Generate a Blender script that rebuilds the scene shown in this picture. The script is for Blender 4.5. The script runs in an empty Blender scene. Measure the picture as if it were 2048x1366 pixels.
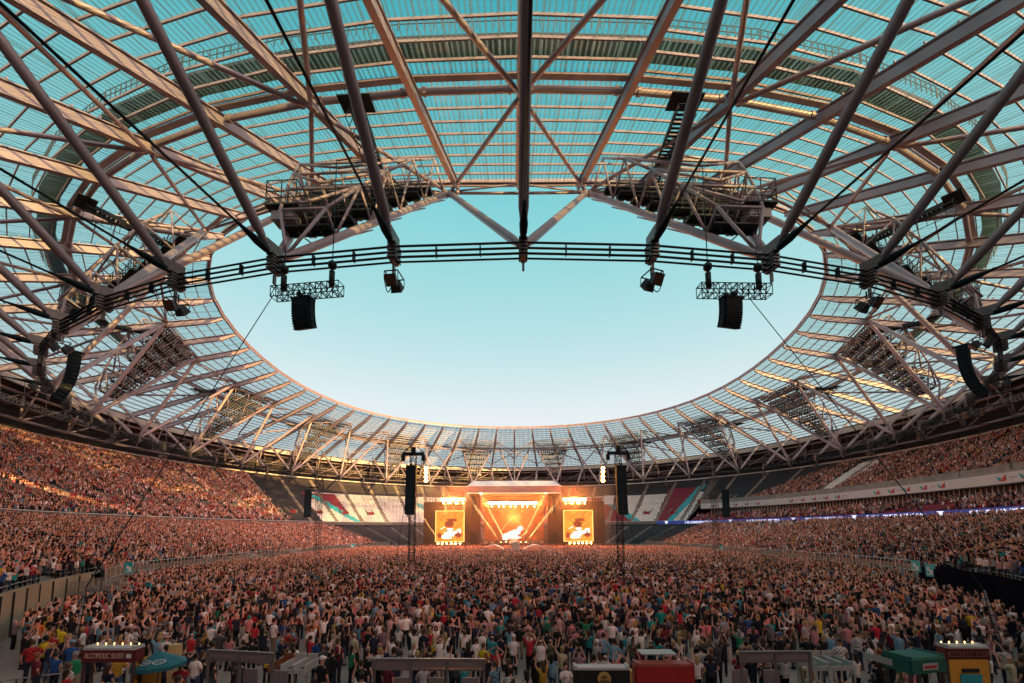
import bpy, math, random
import numpy as np
from mathutils import Vector, Matrix
rnd = random.Random(7); rng = np.random.default_rng(7)
S = bpy.context.scene; COL = S.collection
PI = math.pi

# ------------------------------------------------------------------ camera
FPX, PITCH, ROLL, YAW, SHIFT = 842.2, 0.0972, 0.0035, -0.0018, 294.94   # the picture is a level-ish view with a raised lens
CAMZ = 6.6
cy_, sy_ = math.cos(YAW), math.sin(YAW)
RIGHT0 = Vector((cy_, -sy_, 0)); FH = Vector((sy_, cy_, 0)); Z1 = Vector((0, 0, 1))
UP0 = -FH*math.sin(PITCH) + Z1*math.cos(PITCH)
FWD = FH*math.cos(PITCH) + Z1*math.sin(PITCH)
RIGHT = RIGHT0*math.cos(ROLL) - UP0*math.sin(ROLL)
UPV = RIGHT0*math.sin(ROLL) + UP0*math.cos(ROLL)
cam_d = bpy.data.cameras.new('camera'); cam = bpy.data.objects.new('camera', cam_d); COL.objects.link(cam)
m = Matrix((RIGHT, UPV, -FWD)).transposed().to_4x4(); m.translation = Vector((0, 0, CAMZ))
cam.matrix_world = m
cam_d.sensor_width = 36; cam_d.lens = FPX/2048*36; cam_d.clip_start = .1; cam_d.clip_end = 4000
cam_d.shift_y = SHIFT/2048
S.camera = cam
def ray(px, py):
    return FWD + RIGHT*((px-1024)/FPX) + UPV*((683+SHIFT-py)/FPX)
def atz(px, py, z):            # point on the level plane z
    d = ray(px, py); t = (z-CAMZ)/d.z
    return Vector((0, 0, CAMZ)) + d*t
def aty(px, py, Y):            # point on the upright plane y = Y
    d = ray(px, py); t = Y/d.y
    return Vector((0, 0, CAMZ)) + d*t
def pix(P):
    P = Vector(P) - Vector((0, 0, CAMZ)); w = P.dot(FWD)
    if w <= 0: return (-9999, -9999)
    return (1024+FPX*P.dot(RIGHT)/w, 683+SHIFT-FPX*P.dot(UPV)/w)

# ------------------------------------------------------------------ sky, sun, exposure
SUN_EL, SUN_AZ = math.radians(9), math.radians(142)      # azimuth clockwise from +Y (from behind on the right)
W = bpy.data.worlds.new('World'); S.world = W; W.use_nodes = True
nt = W.node_tree; nt.nodes.clear()
out = nt.nodes.new('ShaderNodeOutputWorld'); bg = nt.nodes.new('ShaderNodeBackground')
sky = nt.nodes.new('ShaderNodeTexSky'); sky.sky_type = 'NISHITA'; sky.sun_disc = False
sky.sun_elevation = SUN_EL; sky.sun_rotation = SUN_AZ; sky.altitude = 0; sky.air_density = 1.0; sky.dust_density = .6; sky.ozone_density = 1.5
tc = nt.nodes.new('ShaderNodeTexCoord'); sx = nt.nodes.new('ShaderNodeSeparateXYZ'); rp = nt.nodes.new('ShaderNodeValToRGB')
mx = nt.nodes.new('ShaderNodeMix'); mx.data_type = 'RGBA'; mx.blend_type = 'ADD'; mx.inputs[0].default_value = 1
sc_ = nt.nodes.new('ShaderNodeMix'); sc_.data_type = 'RGBA'; sc_.blend_type = 'MULTIPLY'; sc_.inputs[0].default_value = 1; sc_.inputs[7].default_value = (.012, .012, .012, 1)
nt.links.new(tc.outputs['Generated'], sx.inputs[0]); nt.links.new(sx.outputs['Z'], rp.inputs[0])
nt.links.new(sky.outputs[0], sc_.inputs[6]); nt.links.new(sc_.outputs[2], mx.inputs[6]); nt.links.new(rp.outputs[0], mx.inputs[7])
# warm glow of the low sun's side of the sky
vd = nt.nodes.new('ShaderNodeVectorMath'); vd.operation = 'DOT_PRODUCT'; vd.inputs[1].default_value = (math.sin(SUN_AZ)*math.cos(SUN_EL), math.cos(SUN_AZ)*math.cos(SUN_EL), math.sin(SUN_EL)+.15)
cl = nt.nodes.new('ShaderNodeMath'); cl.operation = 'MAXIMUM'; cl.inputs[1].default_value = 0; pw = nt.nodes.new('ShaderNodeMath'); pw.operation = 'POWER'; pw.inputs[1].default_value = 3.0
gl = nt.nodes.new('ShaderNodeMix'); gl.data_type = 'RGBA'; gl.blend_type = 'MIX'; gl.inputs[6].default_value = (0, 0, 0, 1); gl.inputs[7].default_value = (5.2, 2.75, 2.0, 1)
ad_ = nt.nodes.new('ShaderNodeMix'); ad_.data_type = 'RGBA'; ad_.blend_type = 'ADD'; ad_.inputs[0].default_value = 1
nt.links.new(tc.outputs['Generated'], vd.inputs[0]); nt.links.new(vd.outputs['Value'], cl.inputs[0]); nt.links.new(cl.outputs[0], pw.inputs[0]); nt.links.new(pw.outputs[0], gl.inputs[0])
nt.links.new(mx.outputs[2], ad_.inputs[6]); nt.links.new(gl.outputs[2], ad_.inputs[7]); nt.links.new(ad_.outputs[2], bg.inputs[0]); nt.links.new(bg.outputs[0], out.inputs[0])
# evening sky: pale at the horizon, deep teal overhead (position = sine of the elevation)
SKY_STOPS = [(0.0, (.92, .89, .87, 1)), (.20, (.86, .87, .88, 1)), (.28, (.76, .84, .86, 1)), (.38, (.56, .78, .80, 1)), (.48, (.41, .73, .75, 1)), (.60, (.27, .67, .70, 1)), (.70, (.16, .60, .65, 1)), (.82, (.06, .48, .56, 1)), (1.0, (.02, .34, .46, 1))]
e = rp.color_ramp.elements; e[0].position, e[0].color = SKY_STOPS[0]; e[1].position, e[1].color = SKY_STOPS[-1]
for p, c in SKY_STOPS[1:-1]:
    n = e.new(p); n.color = c
bg.inputs[1].default_value = .53
sun_d = bpy.data.lights.new('sun', 'SUN'); sun = bpy.data.objects.new('sun', sun_d); COL.objects.link(sun)
sun_d.energy = 5.0; sun_d.angle = math.radians(.6); sun_d.color = (1, .60, .18)
sdir = Vector((math.sin(SUN_AZ)*math.cos(SUN_EL), math.cos(SUN_AZ)*math.cos(SUN_EL), math.sin(SUN_EL)))
sun.rotation_euler = sdir.to_track_quat('Z', 'Y').to_euler()
S.view_settings.view_transform = 'Standard'; S.view_settings.look = 'None'
S.view_settings.exposure = 0.9; S.view_settings.gamma = 1
S.render.engine = 'CYCLES'
S.cycles.max_bounces = 6; S.cycles.diffuse_bounces = 3; S.cycles.transparent_max_bounces = 12
S.cycles.volume_bounces = 0; S.cycles.volume_max_steps = 128
S.cycles.sample_clamp_indirect = 4

# ------------------------------------------------------------------ materials
MATS = {}
def nodes_mat(name):
    m = bpy.data.materials.new(name); m.use_nodes = True
    return m, m.node_tree, m.node_tree.nodes['Principled BSDF']
def mat(name, col, rough=.6, metal=0., var=.12, scale=3., bump=0., spec=.5, emit=None, es=0):
    if name in MATS: return MATS[name]
    m, t, b = nodes_mat(name)
    b.inputs['Roughness'].default_value = rough; b.inputs['Metallic'].default_value = metal
    b.inputs['Specular IOR Level'].default_value = spec
    if var > 0:
        co = t.nodes.new('ShaderNodeTexCoord'); n = t.nodes.new('ShaderNodeTexNoise'); n.inputs['Scale'].default_value = scale
        n.inputs['Detail'].default_value = 5; n.inputs['Roughness'].default_value = .53
        r = t.nodes.new('ShaderNodeValToRGB')
        r.color_ramp.elements[0].position = .3; r.color_ramp.elements[1].position = .7
        r.color_ramp.elements[0].color = tuple(c*(1-var) for c in col)+(1,)
        r.color_ramp.elements[1].color = tuple(min(1, c*(1+var)) for c in col)+(1,)
        t.links.new(co.outputs['Object'], n.inputs['Vector']); t.links.new(n.outputs[0], r.inputs[0]); t.links.new(r.outputs[0], b.inputs['Base Color'])
        if bump:
            bp = t.nodes.new('ShaderNodeBump'); bp.inputs['Strength'].default_value = bump; t.links.new(n.outputs[0], bp.inputs['Height']); t.links.new(bp.outputs[0], b.inputs['Normal'])
    else: b.inputs['Base Color'].default_value = tuple(col)+(1,)
    if emit:
        b.inputs['Emission Color'].default_value = tuple(emit)+(1,); b.inputs['Emission Strength'].default_value = es
    MATS[name] = m
    return m
def attr_mat(name, rough=.8, spec=.3):
    m, t, b = nodes_mat(name)
    a = t.nodes.new('ShaderNodeAttribute'); a.attribute_name = 'Col'
    t.links.new(a.outputs['Color'], b.inputs['Base Color']); b.inputs['Roughness'].default_value = rough; b.inputs['Specular IOR Level'].default_value = spec
    MATS[name] = m; return m
def objcol_mat(name, rough=.8, spec=.3, sc=14., var=.22, plaid=False):
    m, t, b = nodes_mat(name)
    a = t.nodes.new('ShaderNodeObjectInfo'); co = t.nodes.new('ShaderNodeTexCoord')
    n = t.nodes.new('ShaderNodeTexNoise'); n.inputs['Scale'].default_value = sc; n.inputs['Detail'].default_value = 3
    r = t.nodes.new('ShaderNodeMapRange'); r.inputs[1].default_value = .3; r.inputs[2].default_value = .7; r.inputs[3].default_value = 1-var; r.inputs[4].default_value = 1+var*.5
    x = t.nodes.new('ShaderNodeMix'); x.data_type = 'RGBA'; x.blend_type = 'MULTIPLY'; x.inputs[0].default_value = 1
    t.links.new(co.outputs['Object'], n.inputs[0]); t.links.new(n.outputs[0], r.inputs[0])
    t.links.new(a.outputs['Color'], x.inputs[6]); t.links.new(r.outputs[0], x.inputs[7]); t.links.new(x.outputs[2], b.inputs['Base Color'])
    if plaid:
        w = t.nodes.new('ShaderNodeTexChecker'); w.inputs['Scale'].default_value = 11; w.inputs[1].default_value = (1, 1, 1, 1); w.inputs[2].default_value = (.25, .22, .25, 1)
        y = t.nodes.new('ShaderNodeMix'); y.data_type = 'RGBA'; y.blend_type = 'MULTIPLY'; y.inputs[0].default_value = .8
        t.links.new(co.outputs['Object'], w.inputs[0]); t.links.new(x.outputs[2], y.inputs[6]); t.links.new(w.outputs[0], y.inputs[7]); t.links.new(y.outputs[2], b.inputs['Base Color'])
    b.inputs['Roughness'].default_value = rough; b.inputs['Specular IOR Level'].default_value = spec
    MATS[name] = m; return m
STEEL = mat('painted_steel', (.34, .26, .285), .42, .15, .16, .35)
STEEL_D = mat('grey_steel', (.25, .22, .225), .45, .3, .2, .8)
DARK = mat('dark_metal', (.024, .032, .038), .55, .2, .3, 2, 0., .3)
CABLE = mat('black_cable', (.010, .015, .022), .5, .0, .2, 4, 0., .2)
BLACK = mat('black_plastic', (.010, .018, .024), .6, 0, .3, 3, 0., .2)
PALE = mat('pale_speaker', (.5, .42, .36), .6, 0, .15, 2)
CONC = mat('concrete', (.30, .27, .25), .85, 0, .22, .7, .2)
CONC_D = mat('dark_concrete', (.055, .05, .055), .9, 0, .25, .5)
WHITE = mat('white_paint', (.72, .70, .70), .5, 0, .08, 2)
SEATM = attr_mat('seat_plastic', .45, .5)
CLOTH = attr_mat('crowd_cloth', .85, .2)
PERSON_CLOTH = objcol_mat('cloth'); PLAID = objcol_mat('checked_cloth', plaid=True)
PERSON_SKIN = objcol_mat('skin', .55, .4, 6, .08); PERSON_HAIR = objcol_mat('hair', .5, .4, 40, .4)

def panel_mat():
    m, t, b = nodes_mat('ribbed_polycarbonate')
    uv = t.nodes.new('ShaderNodeUVMap'); sp = t.nodes.new('ShaderNodeSeparateXYZ'); t.links.new(uv.outputs[0], sp.inputs[0])
    def fr(src, mul, lo, hi):
        a = t.nodes.new('ShaderNodeMath'); a.operation = 'MULTIPLY'; a.inputs[1].default_value = mul; t.links.new(src, a.inputs[0])
        f = t.nodes.new('ShaderNodeMath'); f.operation = 'FRACT'; t.links.new(a.outputs[0], f.inputs[0])
        g = t.nodes.new('ShaderNodeMath'); g.operation = 'LESS_THAN'; g.inputs[1].default_value = lo; t.links.new(f.outputs[0], g.inputs[0])
        return g.outputs[0]
    rib = fr(sp.outputs['X'], 1/.46, .36, 0); lap = fr(sp.outputs['X'], 1/2.04, .055, 0)
    mxx = t.nodes.new('ShaderNodeMath'); mxx.operation = 'MAXIMUM'
    rs = t.nodes.new('ShaderNodeMath'); rs.operation = 'MULTIPLY'; rs.inputs[1].default_value = .46; t.links.new(rib, rs.inputs[0])
    ls = t.nodes.new('ShaderNodeMath'); ls.operation = 'MULTIPLY'; ls.inputs[1].default_value = .75; t.links.new(lap, ls.inputs[0])
    t.links.new(rs.outputs[0], mxx.inputs[0]); t.links.new(ls.outputs[0], mxx.inputs[1])
    co = t.nodes.new('ShaderNodeTexCoord'); n = t.nodes.new('ShaderNodeTexNoise'); n.inputs['Scale'].default_value = .12; n.inputs['Detail'].default_value = 8; n.inputs['Roughness'].default_value = .7
    mp = t.nodes.new('ShaderNodeVectorMath'); mp.operation = 'MULTIPLY'; mp.inputs[1].default_value = (9., .7, 1); t.links.new(uv.outputs[0], mp.inputs[0]); t.links.new(mp.outputs[0], n.inputs[0])
    n2 = t.nodes.new('ShaderNodeMapRange'); n2.inputs[1].default_value = .42; n2.inputs[2].default_value = .75; n2.inputs[3].default_value = 0; n2.inputs[4].default_value = .22; t.links.new(n.outputs[0], n2.inputs[0])
    ad = t.nodes.new('ShaderNodeMath'); ad.operation = 'ADD'; ad.use_clamp = True; t.links.new(mxx.outputs[0], ad.inputs[0]); t.links.new(n2.outputs[0], ad.inputs[1])
    ad2 = t.nodes.new('ShaderNodeMath'); ad2.operation = 'ADD'; ad2.inputs[1].default_value = .10; ad2.use_clamp = True; t.links.new(ad.outputs[0], ad2.inputs[0])
    tr = t.nodes.new('ShaderNodeBsdfTransparent'); tr.inputs[0].default_value = (.78, .94, .97, 1)
    tl = t.nodes.new('ShaderNodeBsdfTranslucent'); tl.inputs[0].default_value = (.10, .22, .25, 1)
    b.inputs['Base Color'].default_value = (.06, .13, .15, 1); b.inputs['Roughness'].default_value = .25
    m1 = t.nodes.new('ShaderNodeMixShader'); m1.inputs[0].default_value = .5; t.links.new(b.outputs[0], m1.inputs[1]); t.links.new(tl.outputs[0], m1.inputs[2])
    m2 = t.nodes.new('ShaderNodeMixShader'); t.links.new(ad2.outputs[0], m2.inputs[0]); t.links.new(tr.outputs[0], m2.inputs[1]); t.links.new(m1.outputs[0], m2.inputs[2])
    t.links.new(m2.outputs[0], t.nodes['Material Output'].inputs[0])
    return m
PANEL = panel_mat()

# ------------------------------------------------------------------ mesh helpers
class MB:
    def __init__(s): s.v = []; s.f = []; s.c = []; s.n = 0; s.mi = []
    def add(s, vs, fs, col=None, mi=0):
        b = s.n; s.v.extend([tuple(v) for v in vs]); s.n += len(vs)
        s.f.extend([tuple(i+b for i in f) for f in fs]); s.mi.extend([mi]*len(fs))
        s.c.extend([col or (1, 1, 1)]*len(vs)); return s
    def box(s, c, sz, R=None, col=None, mi=0):
        hx, hy, hz = sz[0]/2, sz[1]/2, sz[2]/2; c = Vector(c)
        vs = [Vector((x, y, z)) for x in (-hx, hx) for y in (-hy, hy) for z in (-hz, hz)]
        if R is not None: vs = [R @ v for v in vs]
        return s.add([v+c for v in vs], [(0, 1, 3, 2), (4, 6, 7, 5), (0, 4, 5, 1), (2, 3, 7, 6), (0, 2, 6, 4), (1, 5, 7, 3)], col, mi)
    def hexa(s, p, col=None, mi=0):      # 8 corners: bottom 4 ccw, top 4 ccw
        return s.add(p, [(3, 2, 1, 0), (4, 5, 6, 7), (0, 1, 5, 4), (1, 2, 6, 5), (2, 3, 7, 6), (3, 0, 4, 7)], col, mi)
    def beam(s, a, b, w, h, col=None, up=Z1, h2=None, mi=0):   # rectangular bar a->b, h along up
        a, b = Vector(a), Vector(b); d = (b-a).normalized(); sd = d.cross(up)
        if sd.length < 1e-4: sd = d.cross(Vector((1, 0, 0)))
        sd.normalize(); u = sd.cross(d).normalized(); h2 = h if h2 is None else h2
        return s.hexa([a-sd*w/2-u*h/2, a+sd*w/2-u*h/2, b+sd*w/2-u*h2/2, b-sd*w/2-u*h2/2, a-sd*w/2+u*h/2, a+sd*w/2+u*h/2, b+sd*w/2+u*h2/2, b-sd*w/2+u*h2/2], col, mi)
    def tube(s, pts, r, n=8, closed=False, cap=True, col=None, mi=0):
        pts = [Vector(p) for p in pts]; N = len(pts); rr = r if isinstance(r, (list, tuple)) else [r]*N
        vs = []; up = None
        for i, p in enumerate(pts):
            if closed: d = pts[(i+1) % N]-pts[i-1]
            else: d = pts[min(i+1, N-1)]-pts[max(i-1, 0)]
            d = d.normalized()
            if up is None: up = Vector((0, 0, 1)) if abs(d.z) < .9 else Vector((1, 0, 0))
            a = d.cross(up).normalized(); b = a.cross(d).normalized(); up = b
            for k in range(n):
                t = 2*PI*k/n; vs.append(p+(a*math.cos(t)+b*math.sin(t))*rr[i])
        fs = []
        for i in range(N if closed else N-1):
            j = (i+1) % N
            for k in range(n): fs.append((i*n+k, i*n+(k+1) % n, j*n+(k+1) % n, j*n+k))
        if cap and not closed: fs.append(tuple(range(n-1, -1, -1))); fs.append(tuple((N-1)*n+k for k in range(n)))
        return s.add(vs, fs, col, mi)
    def quad(s, a, b, c, d, col=None, mi=0): return s.add([a, b, c, d], [(0, 1, 2, 3)], col, mi)
    def sphere(s, c, r, n=10, m_=6, sc=(1, 1, 1), col=None, mi=0):
        c = Vector(c); vs = [c+Vector((0, 0, r*sc[2]))]
        for i in range(1, m_):
            t = PI*i/m_
            for k in range(n): vs.append(c+Vector((math.sin(t)*math.cos(2*PI*k/n)*sc[0], math.sin(t)*math.sin(2*PI*k/n)*sc[1], math.cos(t)*sc[2]))*r)
        vs.append(c-Vector((0, 0, r*sc[2]))); fs = []
        for k in range(n): fs.append((0, 1+k, 1+(k+1) % n))
        for i in range(m_-2):
            for k in range(n): fs.append((1+i*n+k, 1+(i+1)*n+k, 1+(i+1)*n+(k+1) % n, 1+i*n+(k+1) % n))
        L = len(vs)-1
        for k in range(n): fs.append((L, 1+(m_-2)*n+(k+1) % n, 1+(m_-2)*n+k))
        return s.add(vs, fs, col, mi)
    def build(s, name, mats, parent=None, smooth=False, color=False, origin=None):
        me = bpy.data.meshes.new(name); vs = s.v
        if parent is not None and origin is None: origin = parent_world(parent)
        if origin is not None:
            o = Vector(origin); vs = [(v[0]-o.x, v[1]-o.y, v[2]-o.z) for v in s.v]
        me.from_pydata(vs, [], s.f)
        for m_ in (mats if isinstance(mats, (list, tuple)) else [mats]): me.materials.append(m_)
        if any(s.mi): me.polygons.foreach_set('material_index', s.mi)
        if smooth: me.polygons.foreach_set('use_smooth', [True]*len(me.polygons))
        if color:
            a = me.color_attributes.new('Col', 'FLOAT_COLOR', 'POINT'); a.data.foreach_set('color', [x for c in s.c for x in (*c, 1)])
        me.update(); ob = bpy.data.objects.new(name, me); COL.objects.link(ob)
        if parent is not None: ob.parent = parent
        elif origin is not None: ob.location = origin
        return ob
def parent_world(p):
    v = Vector((0, 0, 0))
    while p is not None: v += p.location; p = p.parent
    return v
def empty(name, loc, label=None, cat=None, group=None, kind=None):
    o = bpy.data.objects.new(name, None); o.location = loc; o.empty_display_size = .5; COL.objects.link(o); tag(o, label, cat, group, kind); return o
def tag(o, label=None, cat=None, group=None, kind=None):
    if label: o['label'] = label
    if cat: o['category'] = cat
    if group: o['group'] = group
    if kind: o['kind'] = kind
    return o
def copy_tree(o, parent=None):
    c = o.copy(); COL.objects.link(c); c.parent = parent
    for ch in o.children: copy_tree(ch, c)
    return c
def numpy_mesh(name, V, F, C, material, smooth=False):
    """V (n,3), F list of (k,4)/(k,3) arrays, C (n,3)"""
    me = bpy.data.meshes.new(name); me.vertices.add(len(V)); me.vertices.foreach_set('co', V.astype(np.float32).ravel())
    loops = np.concatenate([f.ravel() for f in F]); tot = np.concatenate([np.full(len(f), f.shape[1]) for f in F])
    st = np.concatenate([[0], np.cumsum(tot)[:-1]])
    me.loops.add(len(loops)); me.loops.foreach_set('vertex_index', loops.astype(np.int32))
    me.polygons.add(len(tot)); me.polygons.foreach_set('loop_start', st.astype(np.int32))
    if smooth: me.polygons.foreach_set('use_smooth', np.ones(len(tot), bool))
    a = me.color_attributes.new('Col', 'FLOAT_COLOR', 'POINT'); a.data.foreach_set('color', np.hstack([C, np.ones((len(C), 1))]).astype(np.float32).ravel())
    me.materials.append(material); me.update(calc_edges=True); me.validate()
    ob = bpy.data.objects.new(name, me); COL.objects.link(ob); return ob
def text_mesh(txt, size, material, name, parent, loc, xdir, ydir, align='CENTER', thick=.01, bold=0, space=1., sx=1.):
    cu = bpy.data.curves.new('t', 'FONT'); cu.body = txt; cu.size = size; cu.align_x = align; cu.align_y = 'CENTER'; cu.extrude = thick; cu.offset = bold; cu.space_character = space
    o = bpy.data.objects.new('t', cu); COL.objects.link(o); dg = bpy.context.evaluated_depsgraph_get()
    me = bpy.data.meshes.new_from_object(o.evaluated_get(dg)); bpy.data.objects.remove(o); bpy.data.curves.remove(cu)
    x = Vector(xdir).normalized(); y = Vector(ydir).normalized(); z = x.cross(y)
    M = Matrix((x*sx, y, z)).transposed().to_4x4(); M.translation = Vector(loc)-(parent_world(parent) if parent else Vector((0, 0, 0)))
    me.transform(M); me.materials.clear(); me.materials.append(material); me.name = name
    ob = bpy.data.objects.new(name, me); COL.objects.link(ob)
    if parent: ob.parent = parent
    return ob

# ------------------------------------------------------------------ roof curves (plan curves, nodes at equal steps, j = 0 nearest, j > 0 to the left)
NB = 56; CX0 = .8
phi = np.linspace(0, 2*PI, 1441)
def curve(c, cyy, h, hh=0.):
    r = sum(ck*np.cos(k*phi) for k, ck in enumerate(c))
    return np.stack([CX0-r*np.sin(phi), cyy-r*np.cos(phi), CAMZ+h+hh*np.cos(2*phi)], 1)
def arcs(C, ks):
    s = np.concatenate([[0], np.cumsum(np.hypot(*np.diff(C[:, :2], axis=0).T))]); u = (np.asarray(ks, float)/NB*s[-1]) % s[-1]
    return [Vector((np.interp(x, s, C[:, 0]), np.interp(x, s, C[:, 1]), np.interp(x, s, C[:, 2]))) for x in u]
C_RING = curve([80.86, -23.94, -.73, 1.11, -.81], 84.61, 20.)
C_EDGE = curve([65.27, -12.91, -.17, -.87, -1.94], 97.57, 42.31, -.18)
C_TOP = curve([74.48, -30.19, 1.18, -3.38], 92.03, 42.43, 1.29)
C_OUT = curve([104.38, -2.37, -2.26], 110.26, 31.33)
J = list(range(NB))
NODE = arcs(C_RING, J); EDGE = arcs(C_EDGE, J); TOPN = arcs(C_TOP, J); OUT = arcs(C_OUT, J)
RDIR = [Vector(((OUT[j]-EDGE[j]).x, (OUT[j]-EDGE[j]).y, 0)).normalized() for j in J]
MIDF = [.452-.034*math.cos(j/28*PI) for j in J]
MID = [EDGE[j].lerp(OUT[j], MIDF[j]) for j in J]
TOPN = [TOPN[j]-Vector((0, 0, .9)) for j in J]
def rafter_hit(j, m_):   # where a line from the node rising m_ per metre outwards meets rafter j
    n = NODE[j]; e, o = EDGE[j], OUT[j]
    L = (Vector((o.x, o.y))-Vector((e.x, e.y))).length; s0 = (Vector((n.x, n.y))-Vector((e.x, e.y))).dot(Vector((RDIR[j].x, RDIR[j].y)))
    sl = (o.z-e.z)/L
    D = (e.z+sl*s0-n.z-.9)/(m_-sl)
    return n+RDIR[j]*D+Vector((0, 0, m_*D))
SLOPE = [.84+.13*math.cos(j/28*PI)-.10*math.cos(j/14*PI) for j in J]
STRUT = [rafter_hit(j, SLOPE[j]) for j in J]
CC = Vector((CX0, 105, 0))
# ------------------------------------------------------------------ ground
g = MB(); g.quad((-900, -900, 0), (900, -900, 0), (900, 900, 0), (-900, 900, 0))
FLOORM = mat('floor_boards', (.34, .25, .22), .7, 0, .3, .25, .1)
tag(g.build('ground', FLOORM), kind='structure')

# ------------------------------------------------------------------ the roof
roof = empty('stadium_roof', CC, 'huge pale steel stadium roof with clear ribbed panels round the oval opening', 'stadium roof')
PURL = mat('purlin_paint', (.28, .22, .235), .45, .1, .15, 1.)
GUT = mat('gutter_metal', (.045, .032, .03), .5, .3, .5, .6)
for j in J:
    k = (j+1) % NB
    L = min((OUT[j]-EDGE[j]).length, (OUT[k]-EDGE[k]).length); n = int(round((OUT[j]-EDGE[j]).length/1.86))
    lift = Vector((0, 0, .95))
    A = [EDGE[j].lerp(OUT[j], i/n)+lift for i in range(n+1)]; B = [EDGE[k].lerp(OUT[k], i/n)+lift for i in range(n+1)]
    me = bpy.data.meshes.new('roof_panel'); vs = []; fs = []; uv = []
    o0 = parent_world(roof)
    across = (B[0]-A[0]).normalized()
    for i in range(n+1): vs += [A[i]-o0, B[i]-o0]
    for i in range(n):
        fs.append((2*i, 2*i+1, 2*i+3, 2*i+2))
    me.from_pydata(vs, [], fs); me.materials.append(PANEL)
    ul = me.uv_layers.new(name='UVMap'); mid = (A[0]+B[0])/2-o0
    for lp in me.loops:
        v = me.vertices[lp.vertex_index].co; ul.data[lp.index].uv = ((v-mid).dot(across)+100, (v-mid).length)
    pn = bpy.data.objects.new('roof_panel', me); COL.objects.link(pn); pn.parent = roof
    b = MB(); dz = Vector((0, 0, -.17))
    for i in range(0, n+1):
        b.beam(A[i]+dz, B[i]+dz, .11, .22)
    # clips under the panel laps on each purlin
    q = b.build('purlin_set', PURL, pn)
for j in J:      # rafters: a deep box girder, tapering to the tip
    b = MB(); e, o = EDGE[j], OUT[j]; a = e.lerp(o, .06); tip = e+(e-o).normalized()*.25
    dz = Vector((0, 0, -.62))
    b.beam(tip+Vector((0, 0, .05)), a+Vector((0, 0, -.1))+dz*.35, .34, .42, h2=.86)
    b.beam(a+Vector((0, 0, -.1))+dz*.35, o+dz*.5, .34, .86, h2=1.05)
    b.beam(a+dz*1.12, o+dz*1.3, .56, .08); b.beam(tip+Vector((0, 0, .36)), o+Vector((0, 0, .40)), .60, .1)
    b.build('rafter', STEEL, roof)
def ringtube(name, P, r, m_, n=8):
    b = MB(); b.tube(P, r, n, closed=True); return b.build(name, m_, roof, smooth=True)
ringtube('edge_gutter', [EDGE[j]+Vector((0, 0, 1.05))-RDIR[j]*.3 for j in J], .3, STEEL, 6)
b = MB()
for j in J:      # fascia round the opening
    k = (j+1) % NB; P, Q = EDGE[j]-RDIR[j]*.35, EDGE[k]-RDIR[k]*.35
    b.beam(P+Vector((0, 0, .75)), Q+Vector((0, 0, .75)), .16, .62)
b.build('edge_fascia', STEEL, roof)
for j in J:      # pipe of the middle ring, one length per bay, with flanges
    k = (j+1) % NB; p, q = MID[j]+Vector((0, 0, -.15)), MID[k]+Vector((0, 0, -.15)); d = (q-p).normalized(); b = MB()
    b.tube([p+d*.5, q-d*.5], .27, 12)
    for c in (p+d*.95, q-d*.95): b.tube([c-d*.14, c+d*.14], .36, 12)
    b.beam(p+Vector((0, 0, .75))+RDIR[j]*.45, q+Vector((0, 0, .75))+RDIR[k]*.45, .5, .2)
    b.build('ring_pipe', STEEL, roof, smooth=False)
for j in J:      # the dark gutter walkway above the panels just outside the pipe
    k = (j+1) % NB; b = MB(); n = 14
    P = MID[j]+RDIR[j]*2.1+Vector((0, 0, 1.25)); Q = MID[k]+RDIR[k]*2.1+Vector((0, 0, 1.25))
    b.beam(P, Q, 1.7, .3)
    for i in range(n+1):
        c = P.lerp(Q, i/n)+(RDIR[j]+RDIR[k]).normalized()*1.35; b.beam(c, c+Vector((0, 0, 1.1)), .06, .06)
    rr = (RDIR[j]+RDIR[k]).normalized()*1.35
    for h in (.55, 1.1): b.beam(P+rr+Vector((0, 0, h)), Q+rr+Vector((0, 0, h)), .05, .05)
    b.build('gutter_walkway', GUT, roof)
# braces in the roof plane: mid nodes (even) to top nodes (odd) and on to strut heads (odd)
odd = [j for j in J if j % 2]; even = [j for j in J if j % 2 == 0]
for j in even:
    c = MID[j]+Vector((0, 0, -.75))
    for dj in (-1, 1):
        k = (j+dj) % NB
        b = MB(); t = TOPN[k]; d = (t-c).normalized(); b.tube([c+d*.4, c+d*1.2, t-d*1.0, t-d*.3], [.13, .215, .215, .13], 10); b.build('brace', STEEL, roof, smooth=True)
        s = STRUT[k]; d = (s-c).normalized(); b = MB(); b.tube([c+d*.4, c+d*1.2, s-d*1.0, s-d*.2], [.13, .215, .215, .13], 10); b.build('outer_brace', STEEL, roof, smooth=True)
for j in J:      # main struts from the cable ring up and out to the rafters
    n, s = NODE[j], STRUT[j]; d = (s-n).normalized(); b = MB()
    r0 = .355
    b.tube([n+d*.5, n+d*1.3, n+d*2.4, s-d*1.6, s-d*.4], [.12, .20, r0, r0, .2], 14)
    b.build('strut', STEEL, roof, smooth=True)
for j in even:   # the V arms up to the inner edge
    for dj in (-1, 1):
        t = TOPN[(j+dj) % NB]; n = NODE[j]; d = (t-n).normalized(); b = MB()
        b.tube([n+d*.5, n+d*1.5, n+d*2.6, t-d*1.4, t-d*.9, t-d*.4], [.15, .25, .34, .34, .34, .18], 14)
        e1 = t-d*1.1; b.tube([e1-d*.06, e1+d*.06], .43, 14)
        b.build('inner_arm', STEEL, roof, smooth=True)
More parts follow.
